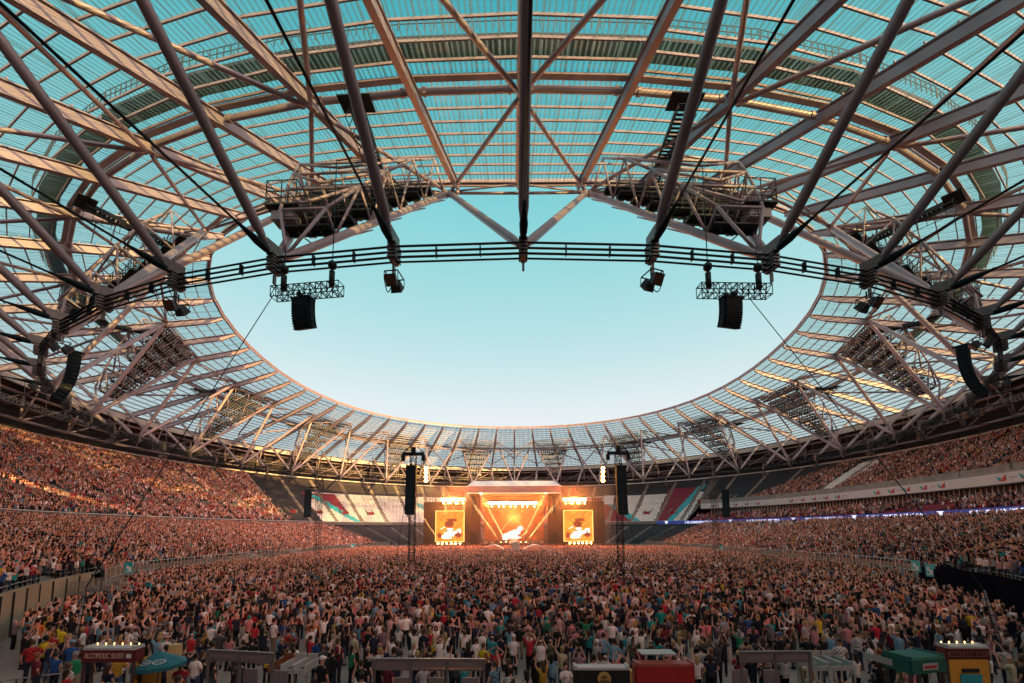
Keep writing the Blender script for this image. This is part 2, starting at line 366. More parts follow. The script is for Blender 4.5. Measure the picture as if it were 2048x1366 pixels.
for i, j in enumerate(odd):   # top node castings, stub to the rafter and the light eaves tubes between them
    t = TOPN[j]; k = (j+2) % NB; b = MB(); b.sphere(t, .42, 10, 6)
    fr = max(0, min(1, (t-EDGE[j]).dot(RDIR[j])/(OUT[j]-EDGE[j]).dot(RDIR[j]))); top = EDGE[j].lerp(OUT[j], fr)+Vector((0, 0, -.6))
    b.tube([t, top], .25, 8)
    b.build('top_casting', STEEL, roof, smooth=True)
    b = MB(); t2 = TOPN[k]; mm = EDGE[(j+1) % NB].lerp(OUT[(j+1) % NB], fr)+Vector((0, 0, -.75))
    b.tube([t, mm], .17, 8); b.tube([mm, t2], .17, 8)
    u = Vector((0, 0, .9)); b.tube([t+u*.2-RDIR[j]*.2, mm+RDIR[j]*1.4], .11, 8); b.tube([mm+RDIR[j]*1.4, t2+u*.2], .11, 8)
    b.build('eaves_tube', STEEL, roof, smooth=True)
# the cable ring: ten cables, clamps and spacers
for h in range(7):
    b = MB(); P = [NODE[j]+RDIR[j]*((h % 2)-.5)*.24+Vector((0, 0, -.15-(h-3)*.205)) for j in J]; b.tube(P, .07, 6, closed=True); b.build('ring_cable', CABLE, roof, smooth=True)
CAST = mat('clamp_steel', (.17, .14, .14), .4, .5, .25, 3)
for j in J:
    b = MB(); n = NODE[j]; tg = Vector((-RDIR[j].y, RDIR[j].x, 0)); R = Matrix((RDIR[j], tg, Z1)).transposed()
    b.box(n+Vector((0, 0, -.15)), (.9, .34, 1.5), R)
    for h in range(5): b.box(n+Vector((0, 0, -.15-(h-2)*.26)), (1.12, .62, .13), R)
    for s in (-1, 1): b.box(n+Vector((0, 0, .75))+tg*s*.16+RDIR[j]*.3, (1.5, .1, .9), R)
    b.box(n+Vector((0, 0, -1.4)), (.2, .16, .7), R)
    b.build('cable_clamp', CAST, roof)
b = MB()
for j in J:
    k = (j+1) % NB; n = NODE[j]; q = NODE[k]
    for f in (.33, .67):
        c = n.lerp(q, f)+Vector((0, 0, -.15)); rd = (RDIR[j]+RDIR[k]).normalized(); R = Matrix((rd, Vector((-rd.y, rd.x, 0)), Z1)).transposed()
        for s in (0,): b.box(c+rd*s, (.34, .07, 1.15 if f in (.37, .63) else .8), R)
b.build('cable_spacer_set', CABLE, roof)
for j in J:      # spoke cables out to the outer truss, with their tapered sockets
    n = NODE[j]; o = OUT[j]+RDIR[j]*6; D = (Vector((o.x-n.x, o.y-n.y))).length; e = n+RDIR[j]*D+Vector((0, 0, .10*D+.2)); st = n+Vector((0, 0, .35))
    d = (e-st).normalized(); b = MB(); b.tube([st+d*3.2, e], .085, 6); b.build('spoke_cable', CABLE, roof, smooth=True)
    b = MB(); b.tube([st+d*.5, st+d*.9, st+d*1.7, st+d*3.0, st+d*3.5], [.16, .26, .30, .13, .09], 10); b.build('cable_socket', BLACK, roof, smooth=True)
# outer ring: pale beam, catwalk lattice and the dark wrap behind the top rows
OB = [OUT[j]+RDIR[j]*.2+Vector((0, 0, -.3)) for j in J]
b = MB()
for j in J:
    k = (j+1) % NB; b.beam(OB[j], OB[k], .5, 1.5)
b.build('outer_beam', mat('pale_beam', (.62, .54, .50), .5, .1, .1, .5), roof)
TR = [OUT[j]+RDIR[j]*3.2+Vector((0, 0, -7.4)) for j in J]; TR2 = [OUT[j]+RDIR[j]*3.2+Vector((0, 0, -1.6)) for j in J]
for j in J:
    k = (j+1) % NB; b = MB()
    b.tube([TR[j], TR[k]], .35, 8); b.tube([TR2[j], TR2[k]], .35, 8); b.tube([TR[j], TR2[j]], .25, 8); b.tube([TR[j], TR2[k]], .2, 8)
    b.tube([OB[j], TR2[j]], .2, 6); b.tube([OB[j], TR[j]], .2, 6)
    b.build('outer_truss', STEEL, roof, smooth=True)
def walk(j, f, dr, dz): return OUT[j].lerp(OUT[(j+1) % NB], f)+(RDIR[j].lerp(RDIR[(j+1) % NB], f)).normalized()*dr+Vector((0, 0, dz))
for j in J:      # catwalk lattice hanging just inside the outer truss
    b = MB()
    for dz in (-6.0, -4.9): b.beam(walk(j, 0, -2, dz), walk(j, 1, -2, dz), .09, .09)
    for dz in (-6.0, -4.9): b.beam(walk(j, 0, -.8, dz), walk(j, 1, -.8, dz), .09, .09)
    for i in range(12):
        b.beam(walk(j, i/12, -2, -6.0), walk(j, i/12, -2, -4.9), .06, .06); b.beam(walk(j, i/12, -2, -6.0), walk(j, (i+1)/12, -2, -4.9), .05, .05)
    b.beam(walk(j, 0, -1.4, -6.05), walk(j, 1, -1.4, -6.05), 1.2, .06)
    for f in (0, .5): b.beam(walk(j, f, -1.4, -4.9), walk(j, f, -1.0, -.5), .07, .07)
    b.build('catwalk', STEEL_D, roof)
# V hangers from ring nodes back to the outer edge (the lower struts seen along the far and side rims)
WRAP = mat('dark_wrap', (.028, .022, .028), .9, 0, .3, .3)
b = MB()
def skirt(j, dr, dz): return OUT[j % NB]+RDIR[j % NB]*dr+Vector((0, 0, dz))
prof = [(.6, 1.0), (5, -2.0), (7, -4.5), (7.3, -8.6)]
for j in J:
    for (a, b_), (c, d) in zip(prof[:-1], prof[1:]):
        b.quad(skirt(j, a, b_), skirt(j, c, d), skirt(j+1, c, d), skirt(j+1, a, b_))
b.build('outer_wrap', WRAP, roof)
b = MB()
for j in J: b.beam(skirt(j, 7.2, -8.6), skirt(j+1, 7.2, -8.6), .35, .45)
b.build('wrap_edge', mat('wrap_edge_white', (.7, .62, .6), .5, 0, .1, 1), roof)

# ------------------------------------------------------------------ light paddles: triangular lighting frames in every second V
LAMP = mat('floodlight_glass', (.35, .36, .38), .15, .2, .1, 6)
def paddle(j):
    n = NODE[j]; t1, t2 = TOPN[(j-1) % NB], TOPN[(j+1) % NB]; near = (j <= 6 or j >= 50)
    tm = (t1+t2)/2; up = (tm-n); H = up.length; up.normalize(); ac = (t2-t1).normalized(); nr = ac.cross(up).normalized()
    if nr.dot(RDIR[j]) < 0: nr = -nr          # nr points out of the arena (towards its back)
    side = 'left' if 0 < j < 28 else 'right'; idx = (min(j, NB-j)+2)//4
    ords = ['', 'nearest', 'second', 'third', 'fourth', 'fifth', 'sixth', 'farthest']
    root = empty('light_paddle', n, '%s triangular floodlight gantry from the camera along the %s rim of the roof' % (ords[idx], side), 'floodlight gantry', 'triangular floodlight gantries round the opening')
    def P(u, v, w): # u -1..1 across local width, v 0..1 up, w metres back
        return n+up*(H*v)+((t1-n).lerp(t2-n, (u+1)/2)-up*H)*v+nr*w
    fr = MB()
    rows = 7
    bk = [P(0, .20, 1.0)]
    lev = [.24, .42, .6, .78, .95]
    W_ = [2.2, 3.0, 3.6, 4.0, 3.6]
    prev = None
    for v, w in zip(lev, W_):
        L, R_, M_ = P(-.92, v, w), P(.92, v, w), P(0, v, w+.4)
        fr.tube([L, R_], .13, 6); fr.tube([L, P(-1, v, .2)], .12, 6); fr.tube([R_, P(1, v, .2)], .12, 6)
        for u in (-.45, 0, .45): fr.tube([P(u, v, w), P(u, v, .3)], .08, 6)
        if prev:
            pl, pr, pm, pv, pw = prev
            fr.tube([pl, L], .15, 6); fr.tube([pr, R_], .15, 6); fr.tube([pm, L], .13, 6); fr.tube([pm, R_], .13, 6)
            fr.tube([P(-1, pv, .2), L], .12, 6); fr.tube([P(1, pv, .2), R_], .12, 6)
        else: fr.tube([n+up*2, L], .15, 6); fr.tube([n+up*2, R_], .15, 6)
        prev = (L, R_, M_, v, w)
    # inner face lattice
    for v, v2 in zip(lev[:-1], lev[1:]):
        k = max(1, int(round(v2*3)))
        for i in range(k):
            u0 = -1+2*i/k; u1 = -1+2*(i+1)/k
            fr.tube([P(u0, v2, -.5), P((u0+u1)/2, v, -.5)], .07, 5); fr.tube([P((u0+u1)/2, v, -.5), P(u1, v2, -.5)], .07, 5)
    fr.tube([t1, t2], .17, 8)
    fr.build('frame', STEEL, root, smooth=True)
    Rm = Matrix((ac, nr, up)).transposed()
    for r_ in range(rows):
        v = .24+.11*r_; wd = (t2-t1).length*v*.90; c = n+up*(H*v)
        c = P(0, v, .7)
        b = MB(); b.box(c+Vector((0, 0, -.05)), (wd, 1.3, .14), Matrix((ac, Vector((nr.x, nr.y, 0)).normalized(), Z1)).transposed())
        b.box(c-nr*.45+up*.05, (wd, .16, .42), Rm); 
        hz = Vector((nr.x, nr.y, 0)).normalized(); m_ = int(wd/1.1)
        for i in range(m_+1):
            q = c+ac*(-wd/2+wd*i/m_)+hz*.62; b.beam(q, q+Vector((0, 0, 1.15)), .055, .055)
            b.beam(q, q-hz*1.2+up*.6, .05, .05)
        for h in (.4, .8, 1.15): b.beam(c-ac*wd/2+hz*.62+Vector((0, 0, h)), c+ac*wd/2+hz*.62+Vector((0, 0, h)), .05, .05)
        b.build('walkway', DARK, root)
        lb = MB(); nl = max(2, int(wd/.95))
        for i in range(nl):
            for hh in (.3, 1.05, 1.8):
                q = c+ac*(-wd/2+wd*(i+.5)/nl)-nr*.35+up*hh
                ft = (-nr*.8+Vector((0, 0, -.6))).normalized()
                lb.tube([q+ft*.35, q+ft*.1, q-ft*.25], [.34, .28, .12], 7, mi=0); lb.tube([q+ft*.355, q+ft*.36], [.30, .29], 7, mi=1)
                lb.beam(q-ac*.36, q+ac*.36, .05, .05, mi=0)
        lb.build('floodlight_row', [DARK, LAMP], root)
    # end platform near the foot, with cage railings and a control box
    b = MB(); side_u = .55 if (0 < j < 28) else -.55
    c = P(side_u*1.6, .30, 1.8); hz = Vector((nr.x, nr.y, 0)).normalized(); R2 = Matrix((ac, hz, Z1)).transposed()
    b.box(c, (2.8, 2.0, .16), R2)
    for x in (-1.3, 0, 1.3):
        for y in (-.9, .9): q = c+R2 @ Vector((x, y, 0)); b.beam(q, q+Vector((0, 0, 2.2)), .07, .07)
    for h in (.6, 1.2, 2.2):
        for y in (-.9, .9): b.beam(c+R2 @ Vector((-1.3, y, h)), c+R2 @ Vector((1.3, y, h)), .06, .06)
        for x in (-1.3, 1.3): b.beam(c+R2 @ Vector((x, -.9, h)), c+R2 @ Vector((x, .9, h)), .06, .06)
    b.build('platform', DARK, root)
    b = MB(); b.box(c+Vector((0, 0, -.75)), (1.9, 1.3, .8), R2); b.build('control_box', STEEL_D, root)
    # steep access ladder truss up to the gutter
    a = P(-.1 if side_u > 0 else .1, .97, 1.2); e = MID[(j-1 if side_u > 0 else j+1) % NB].lerp(MID[j], .55)+Vector((0, 0, -1.0)); b = MB(); sd = ac*.55
    for s in (-1, 1):
        b.beam(a+sd*s, e+sd*s, .12, .5); b.beam(a+sd*s*1.7+Vector((0, 0, -.9)), e+sd*s*1.7+Vector((0, 0, -.9)), .06, .06)
    m_ = 22
    for i in range(m_+1):
        q = a.lerp(e, i/m_); b.beam(q-sd, q+sd, .22, .06)
        if i % 2 == 0: b.beam(q-sd*1.0, q-sd*1.7+Vector((0, 0, -.9)), .05, .05); b.beam(q+sd*1.0, q+sd*1.7+Vector((0, 0, -.9)), .05, .05)
    b.box(e+Vector((0, 0, .3)), (2.8, 1.6, .12), R2)
    b.build('access_ladder', DARK, root)
for j in range(2, 56, 4): paddle(j)

# ------------------------------------------------------------------ loudspeaker pairs under every odd node
spk = None
def make_pair():
    root = empty('speaker_pair', (0, 0, 0))
    b = MB(); b.beam((-.15, 0, .9), (-.15, 0, -.1), .12, .12)
    b.beam((-.9, .72, 0), (.95, .72, 0), .1, .1); b.beam((-.9, -.72, 0), (.95, -.72, 0), .1, .1); b.beam((-.9, -.72, .0), (-.9, .72, 0), .1, .1); b.beam((.9, -.72, .0), (.9, .72, 0), .1, .1)
    for s in (-.76, .76):
        pts = [(-.95+1.9*t, s, -.05-1.75*math.sin(PI*(.12+.76*t))) for t in np.linspace(0, 1, 9)]
        b.tube(pts, .055, 6); b.beam((-.9, s, 0), pts[0], .06, .06); b.beam((.9, s, 0), pts[-1], .06, .06)
    b.build('bracket', DARK, root)
    for sx_, az in ((-1, 1.), (1, -1.)):
        R = Matrix.Rotation(sx_*math.radians(-52), 3, 'Y')
        s = MB(); c = Vector((sx_*.62, 0, -.85))
        f, bk = .62, .42
        pts = [(-f, -.6, -.5), (f, -.6, -.5), (f, .6, -.5), (-f, .6, -.5), (-bk, -.42, .45), (bk, -.42, .45), (bk, .42, .45), (-bk, .42, .45)]
        s.hexa([c+R @ Vector(p) for p in pts]); sp = s.build('speaker', mat('speaker_shell', (.07, .06, .07), .6, 0, .2, 2), root)
        g_ = MB(); g_.hexa([c+R @ Vector(p) for p in [(-.54, -.52, -.52), (.54, -.52, -.52), (.54, .52, -.52), (-.54, .52, -.52), (-.54, -.52, -.49), (.54, -.52, -.49), (.54, .52, -.49), (-.54, .52, -.49)]])
        g_.build('grille', mat('brown_grille', (.20, .09, .055), .7, 0, .15, 3), sp, origin=(0, 0, 0))
    return root
for i, j in enumerate(odd):
    o = make_pair() if i == 0 else copy_tree(spk)
    if i == 0: spk = o
    n = NODE[j]; o.location = n+Vector((0, 0, -1.75))-RDIR[j]*.15
    o.scale = (.66, .66, .66)
    o.rotation_euler = (0, 0, math.atan2(RDIR[j].y, RDIR[j].x)+(0 if i % 2 == 0 else .25))
    side = 'left' if j < 28 else 'right'; q = min(j, NB-j)//2+1
    ords = ['', 'first', 'second', 'third', 'fourth', 'fifth', 'sixth', 'seventh', 'eighth', 'ninth', 'tenth', 'eleventh', 'twelfth', 'thirteenth', 'fourteenth']
    tag(o, 'two boxy loudspeakers in a cradle, %s from camera along the %s of the cable ring' % (ords[q], side), 'loudspeaker pair', 'loudspeaker pairs hung from the cable ring')

# ------------------------------------------------------------------ line arrays
def line_array(top, n, w, h, d, yaw, splay, name='line_array', parent=None, mats=BLACK):
    """n curved boxes hanging from top (front looks along local -y after yaw)"""
    root = empty(name, top); p = Vector((0, 0, -.1)); ang = 0.
    Rz = Matrix.Rotation(yaw, 3, 'Z')
    for i in range(n):
        ang = splay*(i/(n-1))**1.6
        R = Rz @ Matrix.Rotation(ang, 3, 'X'); c = p+R @ Vector((0, 0, -h/2))
        b = MB()
        b.hexa([c+R @ Vector(q) for q in [(-w/2, -d/2, -h*.5), (w/2, -d/2, -h*.5), (w*.42, d/2, -h*.5), (-w*.42, d/2, -h*.5), (-w/2, -d/2, h*.49), (w/2, -d/2, h*.49), (w*.42, d/2, h*.48), (-w*.42, d/2, h*.48)]])
        b.box(c+R @ Vector((0, -d/2-.02, 0)), (w*.1, .03, h*.7), R, mi=1)
        for s in (-1, 1):
            b.box(c+R @ Vector((s*w*.49, d*.1, 0)), (.05, d*.5, h*.55), R, mi=1)
            b.box(c+R @ Vector((s*w*.06, d/2*.98, 0)), (w*.035, .03, h*.6), R, mi=1)
        b.build('cabinet', [mats, DARK], root, origin=(0, 0, 0))
        p = p+R @ Vector((0, 0, -h))
    f = MB(); f.box(Vector((0, 0, -.02)), (w*1.0, d*1.1, .14), Rz); f.box(Rz @ Vector((0, d*.1, .15)), (.25, d*1.4, .22), Rz); f.build('fly_frame', DARK, root, origin=(0, 0, 0))
    return root
def box_truss(b, a, e, s, bays, r=.05, up=Z1):
    a, e = Vector(a), Vector(e); d = (e-a).normalized(); sd = d.cross(up)
    if sd.length < 1e-3: sd = Vector((1, 0, 0))
    sd.normalize(); u = sd.cross(d).normalized()
    C4 = [sd*s/2+u*s/2, sd*s/2-u*s/2, -sd*s/2-u*s/2, -sd*s/2+u*s/2]
    for c in C4: b.tube([a+c, e+c], r, 5)
    for i in range(bays+1):
        q = a.lerp(e, i/bays)
        for k in range(4):
            b.beam(q+C4[k], q+C4[(k+1) % 4], r*1.1, r*1.1)
            if i < bays:
                q2 = a.lerp(e, (i+1)/bays); b.beam(q+C4[k if i % 2 else (k+1) % 4], q2+C4[(k+1) % 4 if i % 2 else k], r*1.1, r*1.1)
HALF = []
for side, j, lab in ((1, 2, 'left'), (-1, NB-2, 'right')):
    n = NODE[j]; q = NODE[(j-side) % NB]; tg = Vector((q.x-n.x, q.y-n.y, 0)).normalized()
    if side > 0: A, B_ = atz(548, 588, n.z-3.5), atz(682, 577, n.z-3.5)
    else: A, B_ = atz(1538, 583, n.z-3.5), atz(1398, 581, n.z-3.5)
    root = empty('rigging_truss', A, 'black box truss with chain hoists below the cable ring, on the %s' % lab, 'rigging truss', 'rigging trusses below the near cable ring')
    b = MB(); box_truss(b, A, B_, .75, 12, .035); b.build('truss', BLACK, root)
    for f in (.14, .86):
        c = A.lerp(B_, f); b = MB(); b.tube([c+Vector((0, 0, .2)), c+Vector((0, 0, 1.3))], .2, 8); b.sphere(c+Vector((0, 0, 1.75)), .32, 8, 6)
        b.tube([c+Vector((0, 0, 1.9)), c+Vector((0, 0, 3.6 if f < .5 else 9.5))], .035, 5); b.build('chain_hoist', DARK, root, smooth=True)
    HALF.append(A)
    if side > 0: c = atz(606, 598, A.z-.6)
    else: c = atz(1462, 596, A.z-.6)
    la = line_array(c, 12, 1.5, .165, .62, (2.9 if side > 0 else -2.9), -.42)
    tag(la, 'curved black line array hanging under the near %s truss against the sky' % lab, 'line array', 'curved line arrays under the near trusses')
# two arrays that hang by the side of the ring
for px, py, lab in ((150, 706, 'left'), (1925, 694, 'right')):
    jn = 8 if px < 1000 else 48; z0 = NODE[jn].z-1.2
    c = atz(px, py, z0); d = (CC-c); la = line_array(c, 13, 1.6, .42, .9, math.atan2(d.y, d.x)+PI/2+PI, -.5)
    tag(la, 'curved black line array hanging beside the %s bend of the cable ring' % lab, 'line array', 'line arrays at the side bends of the ring')
# ------------------------------------------------------------------ seating bowl
def pol(deg, r, z):
    p = math.radians(deg); return Vector((CC.x-r*math.sin(p), CC.y-r*math.cos(p), z))
_rf = np.array([[0, 100], [18, 88], [20, 87], [25.6, 82], [31.6, 76.3], [42.8, 71.5], [55, 60.6], [70, 52.5], [85, 49.5], [107, 50.3], [122, 56], [141, 61], [160, 57], [180, 55]])
def rF(d):
    d = np.asarray(d, float) % 360; d = np.minimum(d, 360-d); return np.interp(d, _rf[:, 0], _rf[:, 1])
def rA(d):
    d = np.asarray(d, float) % 360; q = np.minimum(d, 360-d); p = np.radians(d); return (1+.16*np.clip((46-q)/18, 0, 1))*(np.abs(np.sin(p)/84)**2.6+np.abs(np.cos(p)/80)**2.6)**(-1/2.6)
_t = np.radians(np.arange(0, 361.)); _r = 104.38-2.37*np.cos(_t)-2.26*np.cos(2*_t)+5.5
_x, _y = -_r*np.sin(_t), 110.26-_r*np.cos(_t)-105
_tp = np.degrees(np.arctan2(-_x, -_y)) % 360; _tp[0] = 0; _tp[-1] = 360; _tr = np.hypot(_x, _y)
def rT(d): return np.interp(np.asarray(d, float) % 360, _tp, _tr)
D0, D1 = 28., 332.
def isR(d): d = np.asarray(d, float) % 360; return (d > 229) & (d < 340)
LZ1, UZ1 = 8.1, 28.1
def lz0(d): d = np.asarray(d, float) % 360; d = np.minimum(d, 360-d); return np.where(True, np.interp(d, [34, 38], [2.6, 1.1]), 0)
def lower(d, v): d = np.asarray(d, float); LZ0 = lz0(d); r = rF(d)+(rA(d)-1.0-rF(d))*v; return r, LZ0+(LZ1-LZ0)*v
def upper(d, v):
    d = np.asarray(d, float); a = rA(d)+np.where(isR(d), 7.6, .6); z0 = np.where(isR(d), 16.6, 9.4)
    return a+(rT(d)-a)*v, z0+(UZ1-z0)*v**1.06
def execu(d, v): d = np.asarray(d, float); return rA(d)+.6+6.4*v, 9.4+2.6*v
bowl = empty('seating_bowl', CC, 'concrete seating bowl with lower and upper tiers curving round the pitch', 'stands')
def tier(name, fn, rows, d0, d1, m_, nd=2.):
    ds = np.arange(d0, d1+.01, nd); V = []
    for i in range(rows):
        for lip in (0, 1):
            r, z = fn(ds, np.full(len(ds), i/rows)); _, z2 = fn(ds, np.full(len(ds), (i+lip)/rows))
            if lip == 0: r_, z_ = r, z if i == 0 else z
            else: r_, z_ = r, z2
            p = np.radians(ds); V.append(np.stack([-r_*np.sin(p), -r_*np.cos(p), z_+0*p], 1))
    r, z = fn(ds, np.full(len(ds), 1.)); V.append(np.stack([-r*np.sin(p), -r*np.cos(p), z+0*p], 1))
    n = len(ds); V = np.concatenate(V); F = []
    for k in range(len(V)//n-1):
        a = np.arange(n-1)+k*n; F.append(np.stack([a, a+n, a+n+1, a+1], 1))
    ob = numpy_mesh(name, V, [np.concatenate(F)], np.ones((len(V), 3)), m_); ob.parent = bowl; return ob
TIERM = mat('tier_concrete', (.16, .145, .14), .85, 0, .25, .5)
tier('lower_tier', lower, 34, 18, 344, TIERM); tier('upper_tier', upper, 44, D0, D1, TIERM)
tier('box_terrace', execu, 7, 229.5, 332, TIERM)
def wall(name, d0, d1, r, z0, z1, m_, th=.3, step=2., parent=bowl):
    b = MB(); n = max(1, int(round((d1-d0)/step)))
    for i in range(n):
        a, c = d0+(d1-d0)*i/n, d0+(d1-d0)*(i+1)/n
        ra, rc = (r(a), r(c)); za0, za1 = (z0(a) if callable(z0) else z0), (z1(a) if callable(z1) else z1)
        b.hexa([pol(a, ra, za0), pol(c, rc, za0), pol(c, rc+th, za0), pol(a, ra+th, za0), pol(a, ra, za1), pol(c, rc, za1), pol(c, rc+th, za1), pol(a, ra+th, za1)])
    return b.build(name, m_, parent)
wall('front_wall', 31, 319, lambda d: rF(d)-.3, 0, 1.45, mat('grey_wall', (.24, .22, .22), .8, 0, .2, .5))
wall('gap_shade_wall', 319, 344, lambda d: rF(d)-.3, 0, lambda d: 1.45+1.5*min(1, max(0, (d-319)/7)), mat('gap_shade_black', (.006, .006, .010), 1., 0, .2, .5, 0., 0.))  # near-black sheet painted as the shade in the open gap below the tier
wall('panelled_front_wall', 18, 31, lambda d: rF(d)-.3, 0, 2.9, mat('beige_panels', (.36, .26, .18), .7, 0, .15, .4))
b = MB()
for i in range(12):
    d = 18.5+i*1.35; b.box(pol(d, rF(d)-.36, 1.4), (.05, .1, 2.8), Matrix.Rotation(-math.radians(d), 3, 'Z'))
b.build('wall_joint_set', DARK, bowl)
wall('upper_fascia', D0, 229, lambda d: rA(d)-.1, 8.75, 9.95, mat('fascia_grey', (.17, .14, .14), .7, 0, .2, .5))
wall('fascia_rail', D0, 229, lambda d: rA(d)-.25, 10.0, 10.12, WHITE, .3)
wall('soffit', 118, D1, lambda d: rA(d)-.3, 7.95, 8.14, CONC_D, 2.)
wall('back_wall', 0, 360, lambda d: rT(d)+.3+16*float(np.clip((min(abs(d-360), d)*-1+36)/10, 0, 1)), 0, lambda d: 28.9 if 40 < d < 300 else 32., CONC_D, step=3)  # unseen near stretch added behind the camera and raised to block low sun
wall('side_glazing', 234, 332, lambda d: rA(d)+8.6, 12, 14.7, mat('box_glass', (.05, .06, .07), .12, .2, .3, .4), .2)
b = MB()
for i in range(150):
    d = 232+i*.69; b.box(pol(d, rA(d)+8.5, 13.3), (.16, .16, 2.8), Matrix.Rotation(-math.radians(d), 3, 'Z'))
b.build('glazing_mullion_set', WHITE, bowl)
wall('white_fascia', 230, 332, lambda d: rA(d)+6.9, 14.7, 16.7, mat('fascia_white', (.66, .60, .60), .5, 0, .06, .6), .35)
wall('upper_parapet', 230, 332, lambda d: rA(d)+7.3, 16.7, 18.2, CONC, .3)
wall('soffit_panel', 230, 332, lambda d: rA(d)+6.9, 14.45, 14.68, CONC_D, 1.8)
RIB = mat('ribbon_screen', (.03, .05, .22), .4, 0, .25, .08, emit=(.02, .035, .16), es=.45)
rb = wall('ribbon_screen', 221, 332, lambda d: rA(d)-.6, 8.45, 10.05, RIB, .4)
RTX = mat('ribbon_lettering', (.8, .8, .85), .5, 0, 0, emit=(.85, .85, 1), es=.8)
def on_ribbon(txt, d, size, sx=1.):
    p = pol(d, rA(d)-.66, 9.25); q = pol(d-.5, rA(d-.5)-.66, 9.25); x = (pol(d+.5, rA(d+.5)-.66, 9.25)-q)   # reading from inside: right is +deg on this side
    text_mesh(txt, size, RTX, 'ribbon_lettering', rb, p-RDIRd(d)*.22, x, Z1, bold=.004, space=1.0)
def RDIRd(d): p = math.radians(d); return Vector((-math.sin(p), -math.cos(p), 0))
for txt, d in (('THIS IS LONDON STADIUM', 231.8), ("THIS IS THE WORLD'S STAGE", 248.1), ('THIS IS FOR EVERYONE', 263.5), ('THIS IS LONDON STADIUM', 278.3), ("THIS IS THE WORLD'S STAGE", 294.2), ('THIS IS FOR EVERYONE', 309)):
    on_ribbon(txt, d, 1.25)
CREST_D = (223.5, 239.9, 256.1, 270.6, 285.8, 302)
def crest(d):
    b = MB(); p = pol(d, rA(d)-.72, 9.25); x = pol(d+.5, rA(d+.5), 0)-pol(d-.5, rA(d-.5), 0); x.normalize(); o = RDIRd(d)
    def V(a, c): return p+x*a+Z1*c
    sh = [(-.42, .5), (.42, .5), (.42, -.05), (0, -.55), (-.42, -.05)]
    b.add([V(*q) for q in sh]+[V(*q)+o*.05 for q in sh], [(4, 3, 2, 1, 0), (5, 6, 7, 8, 9)]+[(i, (i+1) % 5, (i+1) % 5+5, i+5) for i in range(5)])
    b.beam(V(-.75, .62)-o*.01, V(.75, .62)-o*.01, .06, .1); b.beam(V(-.3, 0)-o*.03, V(.3, 0)-o*.03, .04, .1, col=None, mi=1)
    b.build('ribbon_crest', [RTX, RIB], rb)
for d in CREST_D: crest(d)
# logo marks on the white fascia: a teal wedge and a red wedge
TEALM = mat('teal_print', (.03, .42, .42), .5, 0, .05); REDM = mat('red_print', (.55, .04, .05), .5, 0, .05)
GREYP = mat('grey_print', (.3, .28, .3), .5, 0, 0)
for i in range(30):
    if i % 7 in (5, 6): continue
    d = 233+i*2.6; b = MB(); o = RDIRd(d); p = pol(d, rA(d)+6.85, 15.7)-o*.02; x = pol(d+.5, rA(d+.5), 0)-pol(d-.5, rA(d-.5), 0); x.normalize()
    def V(a, c, e=0): return p+x*a+Z1*c-o*e
    for pts, mi in (([(-.95, .5), (-.05, .1), (-.35, -.5)], 0), ([(.9, .6), (-.25, -.5), (.9, -.5)], 1)):
        n_ = len(pts); b.add([V(*q) for q in pts]+[V(*q, .03) for q in pts], [(0, 1, 2), (5, 4, 3)]+[(k, k+3, (k+1) % 3+3, (k+1) % 3) for k in range(3)], mi=mi)
    if i % 2: b.beam(V(1.6, 0, .02), V(3.0, 0, .02), .02, .16, mi=2)
    b.build('fascia_logo', [TEALM, REDM, GREYP], bowl)
# vomitories
VOM = mat('vomitory_concrete', (.33, .26, .22), .85, 0, .2, 1.)
VOMR = mat('claret_board', (.26, .02, .035), .6, 0, .1)
vomdeg = [v for v in np.arange(37, 330, 6.43) if not (146 < v < 214)]
for d in vomdeg:
    v = .22 if not isR(d) else .06
    r, z = upper(d, v); r = float(r); z = float(z); R = Matrix.Rotation(-math.radians(d), 3, 'Z'); c = pol(d, r, z)
    b = MB(); o = RDIRd(d); x = Vector((-o.y, o.x, 0))
    for s in (-1.3, 1.3):
        b.hexa([c+x*s-x*.12-o*1.4, c+x*s+x*.12-o*1.4, c+x*s+x*.12+o*3.6, c+x*s-x*.12+o*3.6, c+x*s-x*.12-o*1.4+Z1*.9, c+x*s+x*.12-o*1.4+Z1*.9, c+x*s+x*.12+o*3.6+Z1*2.7, c+x*s-x*.12+o*3.6+Z1*2.7])
    b.box(c+o*3.6+Z1*1.6, (2.84, .24, 2.3), Matrix((x, o, Z1)).transposed())
    q = b.build('vomitory', VOM, bowl)
    b = MB(); b.box(c-o*1.0+Z1*.5, (2.2, .16, 1.2), Matrix((x, o, Z1)).transposed()); b.box(c+o*3.45+Z1*2.2, (1.9, .1, .7), Matrix((x, o, Z1)).transposed()); b.build('claret_board', VOMR, q)
# aisle stairs on both tiers
AIS = mat('aisle_stair', (.36, .27, .22), .85, 0, .2, 1.)
aisle = [d for d in np.arange(33.8, 330, 6.43)]
for d in aisle:
    b = MB()
    for k in range(22):
        for h in (0, .5):
            r, z = upper(d, (k+h)/22); b.box(pol(d, float(r)+.3, float(z)+.35), (1.1, .5, .5), Matrix.Rotation(-math.radians(d), 3, 'Z'))
    b.build('aisle_stair', AIS, bowl)
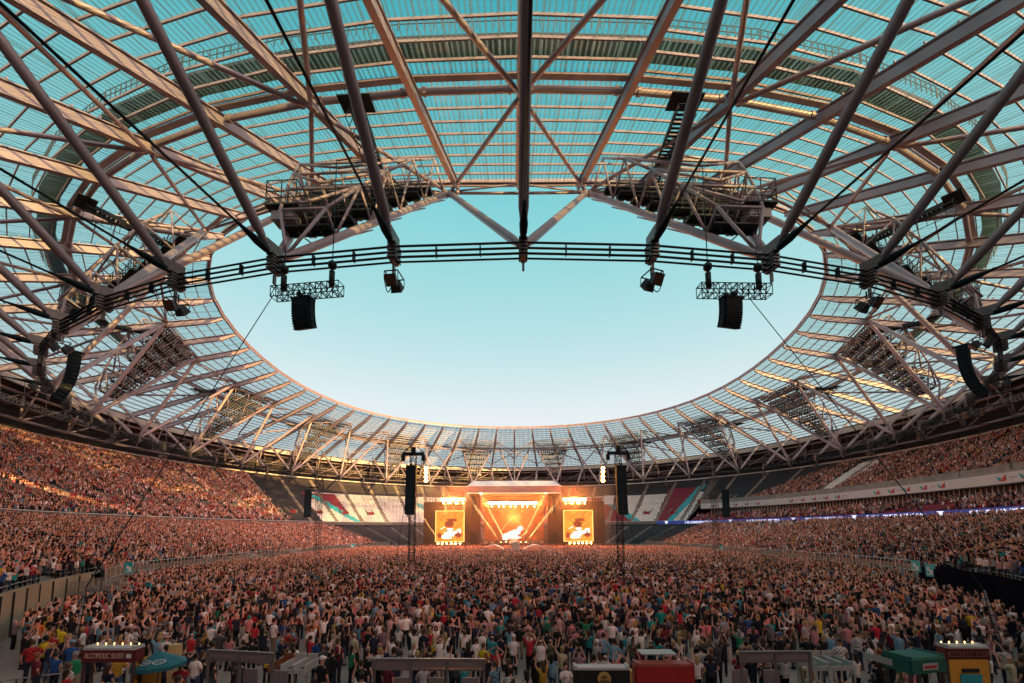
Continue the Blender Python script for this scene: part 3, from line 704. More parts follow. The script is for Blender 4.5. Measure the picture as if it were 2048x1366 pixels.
# empty seats
def seats(name, fn, rows, d0, d1, colfn, pitch=.56, keep=None):
    P = []; Cc = []; Yw = []
    for i in range(rows):
        v = (i+.55)/rows; dm = (d0+d1)/2; r, _ = fn(np.array([dm]), np.array([v])); n = int(math.radians(d1-d0)*float(r[0])/pitch)
        ds = np.linspace(d0, d1, n); vv = np.full(n, v); r, z = fn(ds, vv)
        fr = np.abs((ds-33.8+3.2) % 6.43-3.2); k = fr*np.pi/180*r > .75
        if keep is not None: k &= keep(ds, vv)
        ds, r, z = ds[k], r[k], (z+0*ds)[k]
        p = np.radians(ds); P.append(np.stack([CC.x-r*np.sin(p), CC.y-r*np.cos(p), z+.25], 1)); Cc.append(colfn(ds, vv[k])); Yw.append(p)
    P = np.concatenate(P); Cc = np.concatenate(Cc); Yw = np.concatenate(Yw)
    # back (outer) and pan; outward unit = (-sin, -cos)
    o = np.stack([-np.sin(Yw), -np.cos(Yw), 0*Yw], 1); x = np.stack([-np.cos(Yw), np.sin(Yw), 0*Yw], 1); zz = np.array([0, 0, 1.])
    loc = [(-.22, .22, .25), (.22, .22, .25), (.22, .30, .68), (-.22, .30, .68), (-.22, -.16, .24), (.22, -.16, .24), (-.22, .36, .30), (.22, .36, .30)]
    V = np.stack([P+x*a+o*b_+zz*c for a, b_, c in loc], 1); n = len(P)
    base = np.arange(n)[:, None]*8
    F = np.concatenate([base+np.array([0, 1, 2, 3]), base+np.array([4, 5, 1, 0]), base+np.array([6, 7, 2, 3])]); C = np.repeat(Cc*rng.uniform(.85, 1.1, (n, 1)), 8, axis=0)
    V = V.reshape(-1, 3); V[:, 0] -= CC.x; V[:, 1] -= CC.y
    ob = numpy_mesh(name, V, [F], C, SEATM); ob.parent = bowl; ob['kind'] = 'stuff'; return ob
SW, SC, SB, SD = np.array([.86, .80, .76]), np.array([.30, .015, .04]), np.array([.04, .52, .60]), np.array([.03, .022, .03])
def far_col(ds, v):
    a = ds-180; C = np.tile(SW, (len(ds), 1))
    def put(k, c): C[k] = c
    put(v > .69-.02*np.abs(a)/40, SD)  # shade over the top rows, put into the seat colour
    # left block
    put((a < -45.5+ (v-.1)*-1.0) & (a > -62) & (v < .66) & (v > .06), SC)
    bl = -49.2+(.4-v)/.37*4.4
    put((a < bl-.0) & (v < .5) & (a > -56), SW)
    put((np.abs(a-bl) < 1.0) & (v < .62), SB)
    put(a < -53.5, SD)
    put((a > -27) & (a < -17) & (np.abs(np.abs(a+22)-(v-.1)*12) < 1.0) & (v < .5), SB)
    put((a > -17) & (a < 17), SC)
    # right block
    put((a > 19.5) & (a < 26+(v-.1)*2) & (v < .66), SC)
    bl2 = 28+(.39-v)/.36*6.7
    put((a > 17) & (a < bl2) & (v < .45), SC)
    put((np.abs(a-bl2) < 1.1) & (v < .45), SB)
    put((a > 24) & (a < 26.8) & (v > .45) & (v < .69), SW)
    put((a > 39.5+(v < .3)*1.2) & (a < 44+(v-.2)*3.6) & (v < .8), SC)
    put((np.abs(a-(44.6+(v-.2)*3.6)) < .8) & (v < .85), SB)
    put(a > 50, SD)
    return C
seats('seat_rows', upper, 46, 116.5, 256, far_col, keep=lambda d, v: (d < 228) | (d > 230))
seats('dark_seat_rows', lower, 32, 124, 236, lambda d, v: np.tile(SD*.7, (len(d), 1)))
seats('white_seat_gap', upper, 40, 252, 262, lambda d, v: np.where((v < .12)[:, None], SC, SW), keep=lambda d, v: (d > 255.6+v*1.5) & (d < 259.5+v*1.5) & (v < .85))
seats('claret_terrace_seats', execu, 7, 229.5, 332, lambda d, v: np.tile(SC*1.1, (len(d), 1)))
seats('white_lower_seats', lower, 34, 247, 266, lambda d, v: np.tile(SW, (len(d), 1)))
seats('lower_seat_rows', lower, 34, 18, 34, lambda d, v: np.tile(SW*.6, (len(d), 1)))
seats('pale_seat_rows', lower, 34, 326, 344, lambda d, v: np.tile(SW*.7, (len(d), 1)))

# crowd barrier along the front of the lower tier
RAIL = mat('galvanised_rail', (.42, .41, .41), .4, .6, .15, 2)
bar = empty('barrier_rail', CC, 'long galvanised steel barrier along the front of the lower tier', 'barrier')
for side, (a0, a1) in enumerate(((35, 133), (229, 319))):
    b = MB(); n = int((a1-a0)/.45)
    for h in (2.7, 1.6): b.tube([pol(a0+(a1-a0)*i/60, rF(a0+(a1-a0)*i/60)-.25, h) for i in range(61)], .05, 5)
    for i in range(n+1):
        d = a0+(a1-a0)*i/n; b.beam(pol(d, rF(d)-.25, 1.45), pol(d, rF(d)-.25, 2.7), .05 if i % 4 else .12, .05 if i % 4 else .12)
    b.build('rail', RAIL, bar)
    b = MB()
    I_ = [a0+(a1-a0)*i/60 for i in range(61)]; V_ = [pol(d, rF(d)-.2, z) for d in I_ for z in (1.7, 2.3)]; b.add(V_, [(2*i, 2*i+2, 2*i+3, 2*i+1) for i in range(60)])
    b.build('infill_mesh', mat('mesh_infill', (.17, .16, .17), .6, .3, .25, 1.), bar)
# stairs from the lower tier down to the pitch
for i, d in enumerate((62, 76, 100, 262, 276, 294)):
    dd = d; root = empty('pitch_stair', pol(dd, rF(dd)-2.2, 0), 'steel stair with handrails down from the %s barrier, number %s from the camera' % ('left' if d < 180 else 'right', {62: 'one', 76: 'two', 100: 'three', 262: 'three', 276: 'two', 294: 'one'}[d]), 'stair', 'steel stairs down to the pitch')
    b = MB(); o = RDIRd(dd); x = Vector((-o.y, o.x, 0))
    for s in range(9): b.box(pol(dd, rF(dd)-3.6+s*.36, .1+s*.16), (1.8, .34, .08), Matrix((x, o, Z1)).transposed())
    for s_ in (-.9, .9): b.beam(pol(dd, rF(dd)-3.7, .05)+x*s_, pol(dd, rF(dd)-.4, 1.5)+x*s_, .08, .3)
    b.build('steps', RAIL, root); b = MB()
    for s_ in (-.95, .95):
        b.tube([pol(dd, rF(dd)-3.7, 1.1)+x*s_, pol(dd, rF(dd)-.4, 2.6)+x*s_], .045, 6); b.tube([pol(dd, rF(dd)-3.7, .6)+x*s_, pol(dd, rF(dd)-.4, 2.1)+x*s_], .03, 6)
        for f in (0, .33, .66, 1): q = pol(dd, rF(dd)-3.7+3.3*f, .1+1.4*f)+x*s_; b.beam(q, q+Z1*1.1, .05, .05)
    b.build('handrail', RAIL, root)
# teal boards on the barrier
TB = mat('teal_board', (.02, .45, .47), .5, 0, .05); 
for (px, py, w, h, lab) in ((219, 1138, .95, 1.2, 'teal rounded board with white mark hung on the left barrier'), (726, 1092, 1.5, 1.3, 'teal board with white lettering at the far end of left barrier'), (1482, 1096, .8, 1.4, 'narrow teal board on the right barrier at its far end'),
                            (1863, 1134, 1.0, 1.35, 'teal board on right barrier, first of two side by side'), (1885, 1142, 1.0, 1.35, 'teal board on right barrier, nearer of two side by side')):
    P = atz(px, py, 2.15); a = math.degrees(math.atan2(-(P.x-CC.x), -(P.y-CC.y))) % 360; P = pol(a, rF(a)-.5, 2.15); 
    root = empty('barrier_board', P, lab, 'sign board'); o = RDIRd(a); x = Vector((-o.y, o.x, 0)); toCam = Vector((0, 0, CAMZ))-P; toCam.z = 0; toCam.normalize()
    nrm = (-o*.6+toCam*.7).normalized(); x = Vector((nrm.y, -nrm.x, 0)); x = x if x.dot(RIGHT) > 0 else -x; R = Matrix((x, -nrm, Z1)).transposed()
    b = MB(); b.box(P, (w, .08, h), R)
    if px == 219: b.sphere(P+Z1*h*.42, w*.5, 14, 8, (1, .08, .6))
    b.build('board', TB, root)
    b = MB(); 
    for k in range(2): b.box(P+nrm*.06+x*w*(-.14+.3*k)+Z1*h*(.1-.22*k), (w*.28, .03, h*.34), R)
    b.box(P+nrm*.06-Z1*h*.3, (w*.7, .03, h*.07), R); b.build('white_mark', WHITE, root)
# ------------------------------------------------------------------ stage
SY = 135.
stage = empty('concert_stage', (.4, SY, 0), 'concert stage with pale ridged roof, dark side wings and glowing orange back screen', 'stage')
STB = mat('stage_black', (.020, .007, .009), .7, 0, .3, .4)
def aY(px, py, Y=SY): return aty(px, py, Y)
xl, xr = aY(935, 985).x, aY(1121, 985).x; zr, zt = aY(1027, 987).z, aY(1027, 973).z; zp = aY(1027, 961).z
b = MB(); b.box((.4, SY+7, 1.0), (62, 16, 2.0)); b.build('deck', STB, stage)
b = MB(); b.box((.4, SY-1.05, 1.15), (64, .3, 2.3)); b.build('skirt', mat('stage_skirt', (.10, .045, .05), .8, 0, .2, .3), stage)
b = MB()      # roof: fascia board and pitched pale skin
b.hexa([(xl, SY-1, zr), (xr, SY-1, zr), (xr, SY+14, zr), (xl, SY+14, zr), (xl, SY-1, zt), (xr, SY-1, zt), (xr, SY+14, zt), (xl, SY+14, zt)])
b.build('roof_fascia', mat('stage_fascia', (.22, .12, .13), .6, 0, .15, .3), stage)
b = MB(); i_ = 1.8
b.hexa([(xl-.2, SY-1.2, zt), (xr+.2, SY-1.2, zt), (xr+.2, SY+14, zt), (xl-.2, SY+14, zt), (xl+i_, SY+1, zp), (xr-i_, SY+1, zp), (xr-i_, SY+12, zp+.6), (xl+i_, SY+12, zp+.6)])
for k in range(7):
    x = xl+i_+(xr-xl-2*i_)*k/6; b.beam((x, SY-1.25, zt+.05), (x, SY+.9, zp+.05), .12, .12)
b.build('roof', mat('stage_roof_skin', (.58, .56, .58), .5, 0, .1, .3), stage)
b = MB(); b.beam((xl, SY-1.1, zr+.1), (xr, SY-1.1, zr+.1), .2, .25); b.build('roof_edge', WHITE, stage)
for x0, x1 in ((xl+.3, xl+4.2), (xr-4.2, xr-.3)):
    b = MB(); b.box(((x0+x1)/2, SY+1, (zr+2)/2), (x1-x0, .4, zr-2)); b.box((x0+.15 if x0 < 0 else x1-.15, SY+7, (zr+2)/2), (.3, 11.6, zr-2)); b.build('side_wall', STB, stage)
for x in (xl, xr, xl-10.5, xr+10.5):
    for dx in (-.5, .5): b = MB(); b.beam((x+dx, SY-.6, 0), (x+dx, SY-.6, zr-1), .15, .15); b.build('column', STB, stage)
for s in (-1, 1):
    b = MB(); x0, x1 = ((xl-14.5, xl) if s < 0 else (xr, xr+14.5))
    b.box(((x0+x1)/2, SY+3, 8.8), (x1-x0, .3, 13.2))
    for k in range(9): x = x0+(x1-x0)*k/8; b.beam((x, SY+2.7, 15.4), (x, SY+2.7, 17.0), .12, .12)
    b.beam((x0, SY+2.5, 15.6), (x1, SY+2.5, 15.6), .4, .5)
    for k in range(5): z = 3.5+k*2.6; b.beam((x0, SY+2.7, z), (x1, SY+2.7, z), .1, .14)
    for k in range(7): x = x0+(x1-x0)*k/6; b.beam((x, SY+2.6, 2), (x, SY+2.6, 15.4), .12, .12)
    b.build('wing_scrim', mat('wing_scrim', (.012, .004, .006), .9, 0, .35, .25), stage)
for s in (-1, 1):      # loudspeaker columns and black drapes either side of the stage mouth
    x = xl+2.2 if s < 0 else xr-2.2
    for k in range(10): b = MB(); b.box((x, SY-.2-k*.03, zr-1.2-k*.62), (1.3, .8, .58)); b.build('side_fill_cabinet', BLACK, stage)
    for k in range(4): b = MB(); b.box((x+s*0, SY-.6, 2.5+k*1.05), (2.6, 1.0, 1.0)); b.build('bass_cabinet', BLACK, stage)
b = MB()
for z in (zr-1.2, zr-3.6): box_truss(b, (xl+4, SY+3, z), (xr-4, SY+3, z), .7, 22, .06)
b.build('lighting_truss', STB, stage)
def emis(name, c1, c2, sc, st, dist=2., rough=.7):
    m_, t, b_ = nodes_mat(name); co = t.nodes.new('ShaderNodeTexCoord'); n = t.nodes.new('ShaderNodeTexNoise'); n.inputs['Scale'].default_value = sc; n.inputs['Detail'].default_value = 6; n.inputs['Distortion'].default_value = dist
    r = t.nodes.new('ShaderNodeValToRGB'); r.color_ramp.elements[0].position = .32; r.color_ramp.elements[1].position = .68; r.color_ramp.elements[0].color = c1+(1,); r.color_ramp.elements[1].color = c2+(1,)
    t.links.new(co.outputs['Object'], n.inputs[0]); t.links.new(n.outputs[0], r.inputs[0]); b_.inputs['Base Color'].default_value = (.01, .01, .01, 1)
    t.links.new(r.outputs[0], b_.inputs['Emission Color']); b_.inputs['Emission Strength'].default_value = st; MATS[name] = m_; return m_
SCR = emis('screen_orange', (.80, .10, .012), (1.0, .30, .03), .35, 1.0)
SCRW = emis('screen_white', (1., .55, .38), (1, .96, .90), 1.4, 1.1); SCRD = emis('screen_dark', (.05, .012, .008), (.42, .05, .012), .9, .8); SCRY = emis('screen_edge', (1, .45, .1), (1, .55, .16), 1, 1.3)
BACK = emis('back_screen', (.10, .008, .004), (.62, .07, .012), .2, .55, 2.2)
t = BACK.node_tree; b_ = t.nodes['Principled BSDF']; co = [n for n in t.nodes if n.type == 'TEX_COORD'][0]; r_ = [n for n in t.nodes if n.type == 'VALTORGB'][0]
vm = t.nodes.new('ShaderNodeVectorMath'); vm.operation = 'MULTIPLY'; vm.inputs[1].default_value = (.13, 0, .16); ln = t.nodes.new('ShaderNodeVectorMath'); ln.operation = 'LENGTH'
r2 = t.nodes.new('ShaderNodeValToRGB'); r2.color_ramp.elements[0].color = (2.4, .75, .12, 1); r2.color_ramp.elements[1].color = (0, 0, 0, 1); r2.color_ramp.elements[1].position = .95; e_ = r2.color_ramp.elements.new(.4); e_.color = (.85, .16, .02, 1)
sm_ = t.nodes.new('ShaderNodeMix'); sm_.data_type = 'RGBA'; sm_.blend_type = 'ADD'; sm_.inputs[0].default_value = 1
t.links.new(co.outputs['Object'], vm.inputs[0]); t.links.new(vm.outputs[0], ln.inputs[0]); t.links.new(ln.outputs['Value'], r2.inputs[0]); t.links.new(r_.outputs[0], sm_.inputs[6]); t.links.new(r2.outputs[0], sm_.inputs[7]); t.links.new(sm_.outputs[2], b_.inputs['Emission Color'])
def blob(b, cx, cz, rx, rz, y, th, seed, n=18, mi=0):
    r_ = random.Random(seed); pts = []
    for k in range(n):
        a = 2*PI*k/n; f = r_.uniform(.72, 1.12); pts.append((cx+math.cos(a)*rx*f, cz+math.sin(a)*rz*f))
    V = [(x, y, z) for x, z in pts]+[(x, y-th, z) for x, z in pts]; b.add(V, [tuple(range(n)), tuple(range(2*n-1, n-1, -1))]+[(k, (k+1) % n, (k+1) % n+n, k+n) for k in range(n)], mi=mi)
def screen(name, cx, cz, w, h, y, lab, seed):
    root = empty(name, (cx, y, cz), lab, 'video screen', 'portrait video screens beside the stage')
    b = MB(); b.box((cx, y, cz), (w, .3, h)); b.build('panel', SCR, root)
    b = MB()
    for s in (-1, 1): b.box((cx+s*w/2, y-.12, cz), (.22, .3, h+.2)); b.box((cx, y-.12, cz+s*h/2), (w+.2, .3, .22))
    b.build('lit_edge', SCRY, root)
    b = MB(); yy = y-.16
    blob(b, cx-w*.02, cz+h*.06, w*.17, h*.13, yy, .02, seed+9, mi=1); blob(b, cx+w*.05, cz+h*.2, w*.2, h*.06, yy, .02, seed+8, mi=1); blob(b, cx+w*.3, cz-h*.28, w*.13, h*.1, yy, .02, seed+11, mi=1); blob(b, cx-w*.36, cz-h*.3, w*.08, h*.1, yy, .02, seed+12, mi=1)
    for k, (ax, az, rx, rz) in enumerate(((-.08, -.27, .15, .13), (.06, -.24, .12, .12), (-.2, -.34, .1, .08), (.0, -.1, .14, .05), (.32, -.12, .1, .045), (.2, -.2, .09, .06), (.36, -.2, .05, .04), (-.1, -.38, .22, .04))):
        blob(b, cx+ax*w, cz+az*h, rx*w*.9, rz*h*.9, yy-.03, .02, seed+k)
    b.beam((cx+w*.1, yy-.04, cz+h*.38), (cx+w*.42, yy-.04, cz+h*.02), .04, .05, mi=1)
    b.beam((cx-w*.33, yy-.04, cz-h*.1), (cx-w*.16, yy-.04, cz-h*.02), .04, .2, mi=0)
    b.build('picture', [SCRW, SCRD], root)
    b = MB(); b.box((cx, y+.4, cz), (w, .6, h)); 
    for s in (-1, 1): b.beam((cx+s*w*.42, y+.5, 0), (cx+s*w*.42, y+.5, cz+h/2+.8), .3, .3)
    b.build('rear_frame', STB, root)
YS = 132.6
for nm, (x0, x1, y0, y1), lab, sd in (('video_screen', (872, 928, 1022, 1083), 'portrait video screen showing a white drum kit on orange, left of the stage', 3), ('video_screen', (1127, 1186, 1021, 1082), 'portrait video screen showing a white drum kit on orange, right of the stage', 31)):
    a, c = aY(x0, y0, YS), aY(x1, y1, YS); screen(nm, (a.x+c.x)/2, (a.z+c.z)/2, c.x-a.x, a.z-c.z, YS, lab, sd)
# back screen on stage, with its diamond of thin tube light
a, c = aY(968, 990, SY+10), aY(1088, 1082, SY+10)
root = empty('back_screen', ((a.x+c.x)/2, SY+10, (a.z+c.z)/2), 'wide glowing orange screen with a diamond outline at the back of stage', 'video screen')
b = MB(); b.box(((a.x+c.x)/2, SY+10, (a.z+c.z)/2), (c.x-a.x, .3, a.z-c.z)); b.build('panel', BACK, root)
b = MB(); dc = aY(1027, 1063, SY+9.7); rr = 4.6
P = [dc+Vector((0, 0, rr*1.1)), dc+Vector((rr, 0, 0)), dc-Vector((0, 0, rr*.8)), dc-Vector((rr, 0, 0))]
for k in range(4): b.beam(P[k], P[(k+1) % 4], .12, .12)
b.build('diamond_outline', SCRY, root)
b = MB()
for k, (x, y, rx, rz) in enumerate(((1022, 1070, 2.6, 1.3), (1032, 1064, 1.6, .9), (1040, 1058, 1.1, 1.0), (1012, 1074, 1.5, 1.1), (1028, 1075, 2.6, .5))):
    p = aY(x, y, SY+9.5); blob(b, p.x, p.z, rx, rz, SY+9.5-.03*k, .02, 50+k)
b.build('picture', SCRW, root)
# drum riser, kit, backline and performers
b = MB(); rs = empty('drum_riser', (.4, SY+5, 2), 'small white drum riser with drum kit centre stage', 'drum kit')
b.box((.4, SY+5, 2.5), (3.2, 2.6, 1.0)); b.build('riser', WHITE, rs)
b = MB()
for x, r_, z in ((0, .42, 3.45), (-.75, .28, 3.6), (.8, .3, 3.5), (-.3, .2, 4.0), (.3, .2, 4.0)): b.tube([(x+.4, SY+4.2, z), (x+.4, SY+4.9, z)], r_, 12)
b.build('drum', WHITE, rs, smooth=False); b = MB()
for x, z in ((-1.1, 4.3), (1.1, 4.3), (-.5, 4.7)): b.tube([(x+.4, SY+4.6, z), (x+.4, SY+4.6, z+.04)], .34, 12); b.tube([(x+.4, SY+4.6, 3), (x+.4, SY+4.6, z)], .02, 5)
b.build('cymbal', mat('brass', (.7, .45, .15), .3, .9), rs)
cabn = 0
for x, w, h in ((-9, 1.6, 1.5), (-6.8, 1.3, 1.3), (-4, 1.2, 1.1), (4.6, 1.4, 1.4), (6.4, 1.3, 1.2), (9.4, 1.6, 1.6)):
    b = MB(); r_ = empty('guitar_cabinet', (x, SY+5, 2), 'small black stage amplifier, %s from the left along the stage' % ['first', 'second', 'third', 'fourth', 'fifth', 'sixth'][cabn], 'amplifier', 'amplifiers on the stage'); cabn += 1
    b.box((x, SY+5, 2+h/2), (w, .8, h)); b.build('cabinet', BLACK, r_); b = MB(); b.box((x, SY+4.58, 2+h*.45), (w*.86, .05, h*.7)); b.build('grille', STEEL_D, r_)
# lamp banks: rows of very bright lamps on a truss
HOT = mat('lamp_hot', (1, 1, 1), .5, 0, 0, emit=(1, .50, .14), es=40)
WARM = mat('lamp_warm', (1, 1, 1), .5, 0, 0, emit=(1, .38, .07), es=40)
def bank(px0, px1, py, Y, n, r, lab, mt, lower_n=0):
    A, B_ = aY(px0, py, Y), aY(px1, py, Y); root = empty('lamp_bank', (A+B_)/2, lab, 'stage lights', 'rows of hot stage lamps'); b = MB(); b.beam(A+Z1*.8, B_+Z1*.8, .4, .4)
    for i in range(n): q = A.lerp(B_, i/(n-1)); b.beam(q+Z1*.75, q+Vector((0, .4, 0)), .1, .1)
    for q in (A, B_): b.beam(q+Z1*.8, q+Z1*2.6, .1, .1)
    b.build('truss', STB, root)
    for i in range(n):
        q = A.lerp(B_, i/(n-1)); b = MB(); b.tube([q+Vector((0, -.25, 0)), q+Vector((0, .15, 0)), q+Vector((0, .5, .1))], [r, r, r*.5], 10); b.build('lamp', mt, root)
    for i in range(lower_n):
        q = A.lerp(B_, (i+.5)/lower_n)+Vector(((i % 2)*.4, -.3, -1.15)); b = MB(); b.sphere(q, r*.55, 8, 6); b.build('small_lamp', mt, root)
    return (A+B_)/2
bank(978, 1072, 1006, SY+1.5, 26, .38, 'long row of blazing lamps across the stage front', HOT, 8)
bank(884, 927, 999, SY-1.5, 13, .40, 'row of blazing lamps above the left video screen', HOT, 6)
bank(1128, 1170, 999, SY-1.5, 13, .40, 'row of blazing lamps above the right video screen', HOT, 6)
for nm, x0, x1, y, lab in (('fl', 876, 920, 1087, 'row of small floor lamps under the left video screen'), ('fr', 1140, 1182, 1086, 'row of small floor lamps under the right video screen')):
    A, B_ = aY(x0, y, SY-2.6), aY(x1, y, SY-2.6); root = empty('floor_lamp_row', (A+B_)/2, lab, 'stage lights')
    b = MB(); b.beam(A-Z1*.4, B_-Z1*.4, .5, .15); b.build('rail', STB, root)
    for i in range(6): q = A.lerp(B_, i/5); b = MB(); b.sphere(q, .24, 8, 6); b.build('lamp', HOT, root)
# real orange light in the stage house
def plight(name, loc, e, col, r=1.): l = bpy.data.lights.new(name, 'POINT'); o = bpy.data.objects.new(name, l); l.energy = e; l.color = col; l.shadow_soft_size = r; o.location = loc; COL.objects.link(o)
for x in (-9, 0, 9): plight('stage_lamp', (x, SY+2, zr-3.2), 6500, (1, .20, .03), .5)
for p in (aY(905, 999, SY-2.5), aY(1149, 999, SY-2.5)): plight('stage_lamp', p, 9000, (1, .26, .035), .5)
# beams from moving heads on the deck, seen in the smoke
def spot(loc, to, e, ang, col=(1, .62, .25)):
    l = bpy.data.lights.new('beam_lamp', 'SPOT'); o = bpy.data.objects.new('beam_lamp', l); l.energy = e; l.spot_size = math.radians(ang); l.spot_blend = .2; l.color = col; l.shadow_soft_size = .12
    o.location = loc; o.rotation_euler = (Vector(to)-Vector(loc)).to_track_quat('-Z', 'Y').to_euler(); COL.objects.link(o)
SMOKE_ON = True
bl = 0
for (x0, y0), (x1, y1) in (((1012, 1083), (984, 1030)), ((1001, 1084), (981, 1056)), ((1042, 1084), (1066, 1036)), ((1052, 1084), (1091, 1034)), ((909, 1087), (921, 1040)), ((883, 1087), (871, 1070)), ((901, 1087), (899, 1072))):
    p, q = aY(x0, y0, SY-.7), aY(x1, y1, SY-.7); spot(p+(q-p).normalized()*.3, q, 1500000, 4.5)
    root = empty('moving_head', p, 'moving head lamp throwing a beam from the stage front, %s from the left' % {883: 'first', 901: 'second', 909: 'third', 1001: 'fourth', 1012: 'fifth', 1042: 'sixth', 1052: 'seventh'}[x0], 'stage lamp', 'moving head lamps on the stage front')
    b = MB(); d = (q-p).normalized(); b.box(p-Z1*.6, (.6, .6, .3)); b.beam(p-Z1*.5+Vector((.3, 0, 0)), p+Vector((.3, 0, .1)), .08, .1); b.beam(p-Z1*.5-Vector((.3, 0, 0)), p+Vector((-.3, 0, .1)), .08, .1); b.build('yoke', BLACK, root)
    b = MB(); b.tube([p-d*.6, p-d*.5, p-d*.12], [.15, .25, .22], 10); hd = b.build('head', BLACK, root); b = MB(); b.tube([p-d*.12, p-d*.08], .2, 10); b.build('lens', HOT, hd)
sm = bpy.data.materials.new('stage_smoke'); sm.use_nodes = True; t = sm.node_tree; t.nodes.clear(); o_ = t.nodes.new('ShaderNodeOutputMaterial'); v = t.nodes.new('ShaderNodeVolumeScatter'); v.inputs['Color'].default_value = (1, .72, .55, 1); v.inputs['Density'].default_value = .010; v.inputs['Anisotropy'].default_value = 0; t.links.new(v.outputs[0], o_.inputs['Volume'])
b = MB(); b.box((.4, SY-1.5, 11), (62, 15, 19.0)); s_ = b.build('stage_smoke', sm); tag(s_, 'thin orange lit smoke hanging round the stage', 'smoke', kind='stuff')
# small things in front of the stage: two low white tents and the centre box
for (x0, x1, lab) in ((966, 1008, 'low white tent roof in front of stage, left of the centre aisle'), (1047, 1094, 'low white tent roof in front of stage, right of the centre aisle')):
    A, B_ = atz(x0, 1098, 2.4), atz(x1, 1098, 2.4); w = B_.x-A.x; c = (A+B_)/2; root = empty('white_tent', Vector((c.x, c.y, 0)), lab, 'tent', 'white tents before the stage'); b = MB()
    pts = []; n = 10
    for k in range(n+1):
        t_ = k/n; zz = 2.4+1.0*math.sin(PI*t_); pts.append((A.x+w*t_, zz))
    for k in range(n): b.hexa([(pts[k][0], c.y-2, pts[k][1]-.12), (pts[k+1][0], c.y-2, pts[k+1][1]-.12), (pts[k+1][0], c.y+2, pts[k+1][1]-.12), (pts[k][0], c.y+2, pts[k][1]-.12), (pts[k][0], c.y-2, pts[k][1]), (pts[k+1][0], c.y-2, pts[k+1][1]), (pts[k+1][0], c.y+2, pts[k+1][1]), (pts[k][0], c.y+2, pts[k][1])])
    b.build('canopy', WHITE, root); b = MB()
    for x in (A.x+.1, B_.x-.1):
        for y in (-1.9, 1.9): b.beam((x, c.y+y, 0), (x, c.y+y, 2.35), .08, .08)
    b.build('leg', RAIL, root)
c = atz(1031, 1098, 2.0); root = empty('camera_box', Vector((c.x, c.y, 0)), 'small pale camera platform in the crowd on the centre line before the stage', 'platform')
b = MB(); b.box((c.x, c.y, 2.0), (2.2, 2, .2)); b.box((c.x, c.y-.9, 2.9), (1.5, .1, 1.6))
for x in (-1, 1): b.beam((c.x+x, c.y-.9, 0), (c.x+x, c.y-.9, 4), .1, .1)
b.build('platform_frame', mat('pale_box', (.5, .4, .36), .6), root)

# ------------------------------------------------------------------ delay towers
def tower(px, top_py, Y, s, arr, lab, big=True):
    P = aty(px, 1060, Y); zt_ = aty(px, top_py, Y).z; root = empty('delay_tower', Vector((P.x, Y, 0)), lab, 'speaker tower', 'delay towers standing in the crowd')
    b = MB(); box_truss(b, (P.x, Y, 0), (P.x, Y, zt_), s, int(zt_/1.1), .05, up=Vector((0, 1, 0)))
    b.build('mast', BLACK, root); b = MB(); c = Vector((P.x, Y, zt_))
    b.beam(c+Vector((-1.6, 0, 0)), c+Vector((1.6, 0, 0)), .5, .45)
    for s_ in (-1.5, 1.5): b.box(c+Vector((s_, 0, -.6)), (.5, .5, .9)); b.beam(c+Vector((s_, 0, .2)), c+Vector((s_*.4, 0, 1.1)), .12, .12)
    b.box(c+Vector((0, 0, .5)), (.6, .6, 1.0)); b.build('head_block', BLACK, root)
    b = MB(); b.box((P.x, Y, .45), (3.4, 3.4, .9)); b.build('ballast_base', STEEL_D, root)
    b = MB()
    for sx_ in (-1, 1): b.tube([c, (P.x+sx_*2.2, Y-1.5, .2)], .03, 5)
    b.build('guy_wire', CABLE, root)
tower(824, 908, 62, .8, 1, 'tall black delay tower left of the stage'); tower(1240, 906, 62, .8, -1, 'tall black delay tower right of the stage')
for x0, x1, lab in ((816, 831, 'left'), (1233, 1249, 'right')):
    A = aty((x0+x1)/2, 932, 61); zb = aty((x0+x1)/2, 1028, 61).z; n = 16
    la = line_array(A, n, 1.45, (A.z-zb)/n*1.0, 1.0, (.0), -.12); tag(la, 'long straight black line array on the tower %s of the stage' % lab, 'line array', 'long line arrays on the delay towers')
    b = MB(); q = A+Vector((.95 if x0 < 1000 else -.95, 0, 0))
for x0, ys, lab in ((852, (937, 945, 953, 961), 'left'), (1206, (937, 943, 953, 961), 'right')):
    A = aty(x0, 949, 62.2); root = empty('blinder_strip', A, 'vertical strip of glowing amber lamps on the %s delay tower' % lab, 'stage lights', 'amber lamp strips on the delay towers')
    sgn = -1 if x0 < 1000 else 1
    b = MB(); b.beam(A-Z1*1.3, A+Z1*1.3, .16, .16, up=Vector((0, 1, 0))); b.beam(A+Z1*1.0, A+Vector((sgn*2.4, 0, 1.0)), .1, .1, up=Vector((0, 1, 0))); b.build('bar', BLACK, root)
    for y in ys: q = aty(x0, y, 62.0); b = MB(); b.sphere(q, .26, 8, 6); b.build('lamp', WARM, root)
for px, lab, sgn in ((634, 'left', -1), (1434, 'right', 1)):
    P = aty(px, 1100, 82); zt_ = aty(px, 944, 82).z; root = empty('side_mast', Vector((P.x, 82, 0)), 'thin lattice mast with cables near the %s stand' % lab, 'lattice mast', 'thin masts carrying the side line arrays')
    b = MB(); box_truss(b, (P.x, 82, 0), (P.x, 82, zt_), .9, 16, .035, up=Vector((0, 1, 0))); b.build('mast', DARK, root)
    A = aty(616.5 if sgn < 0 else 1450.5, 980, 82); b = MB(); b.beam((P.x, 82, A.z+.6), A+Z1*.5, .25, .25); b.build('arm', DARK, root)
    la = line_array(A, 14, 1.25, .37, .9, -.5*sgn, -.2); tag(la, 'short black line array on the thin mast near the %s stand' % lab, 'line array', 'line arrays near the side stands')
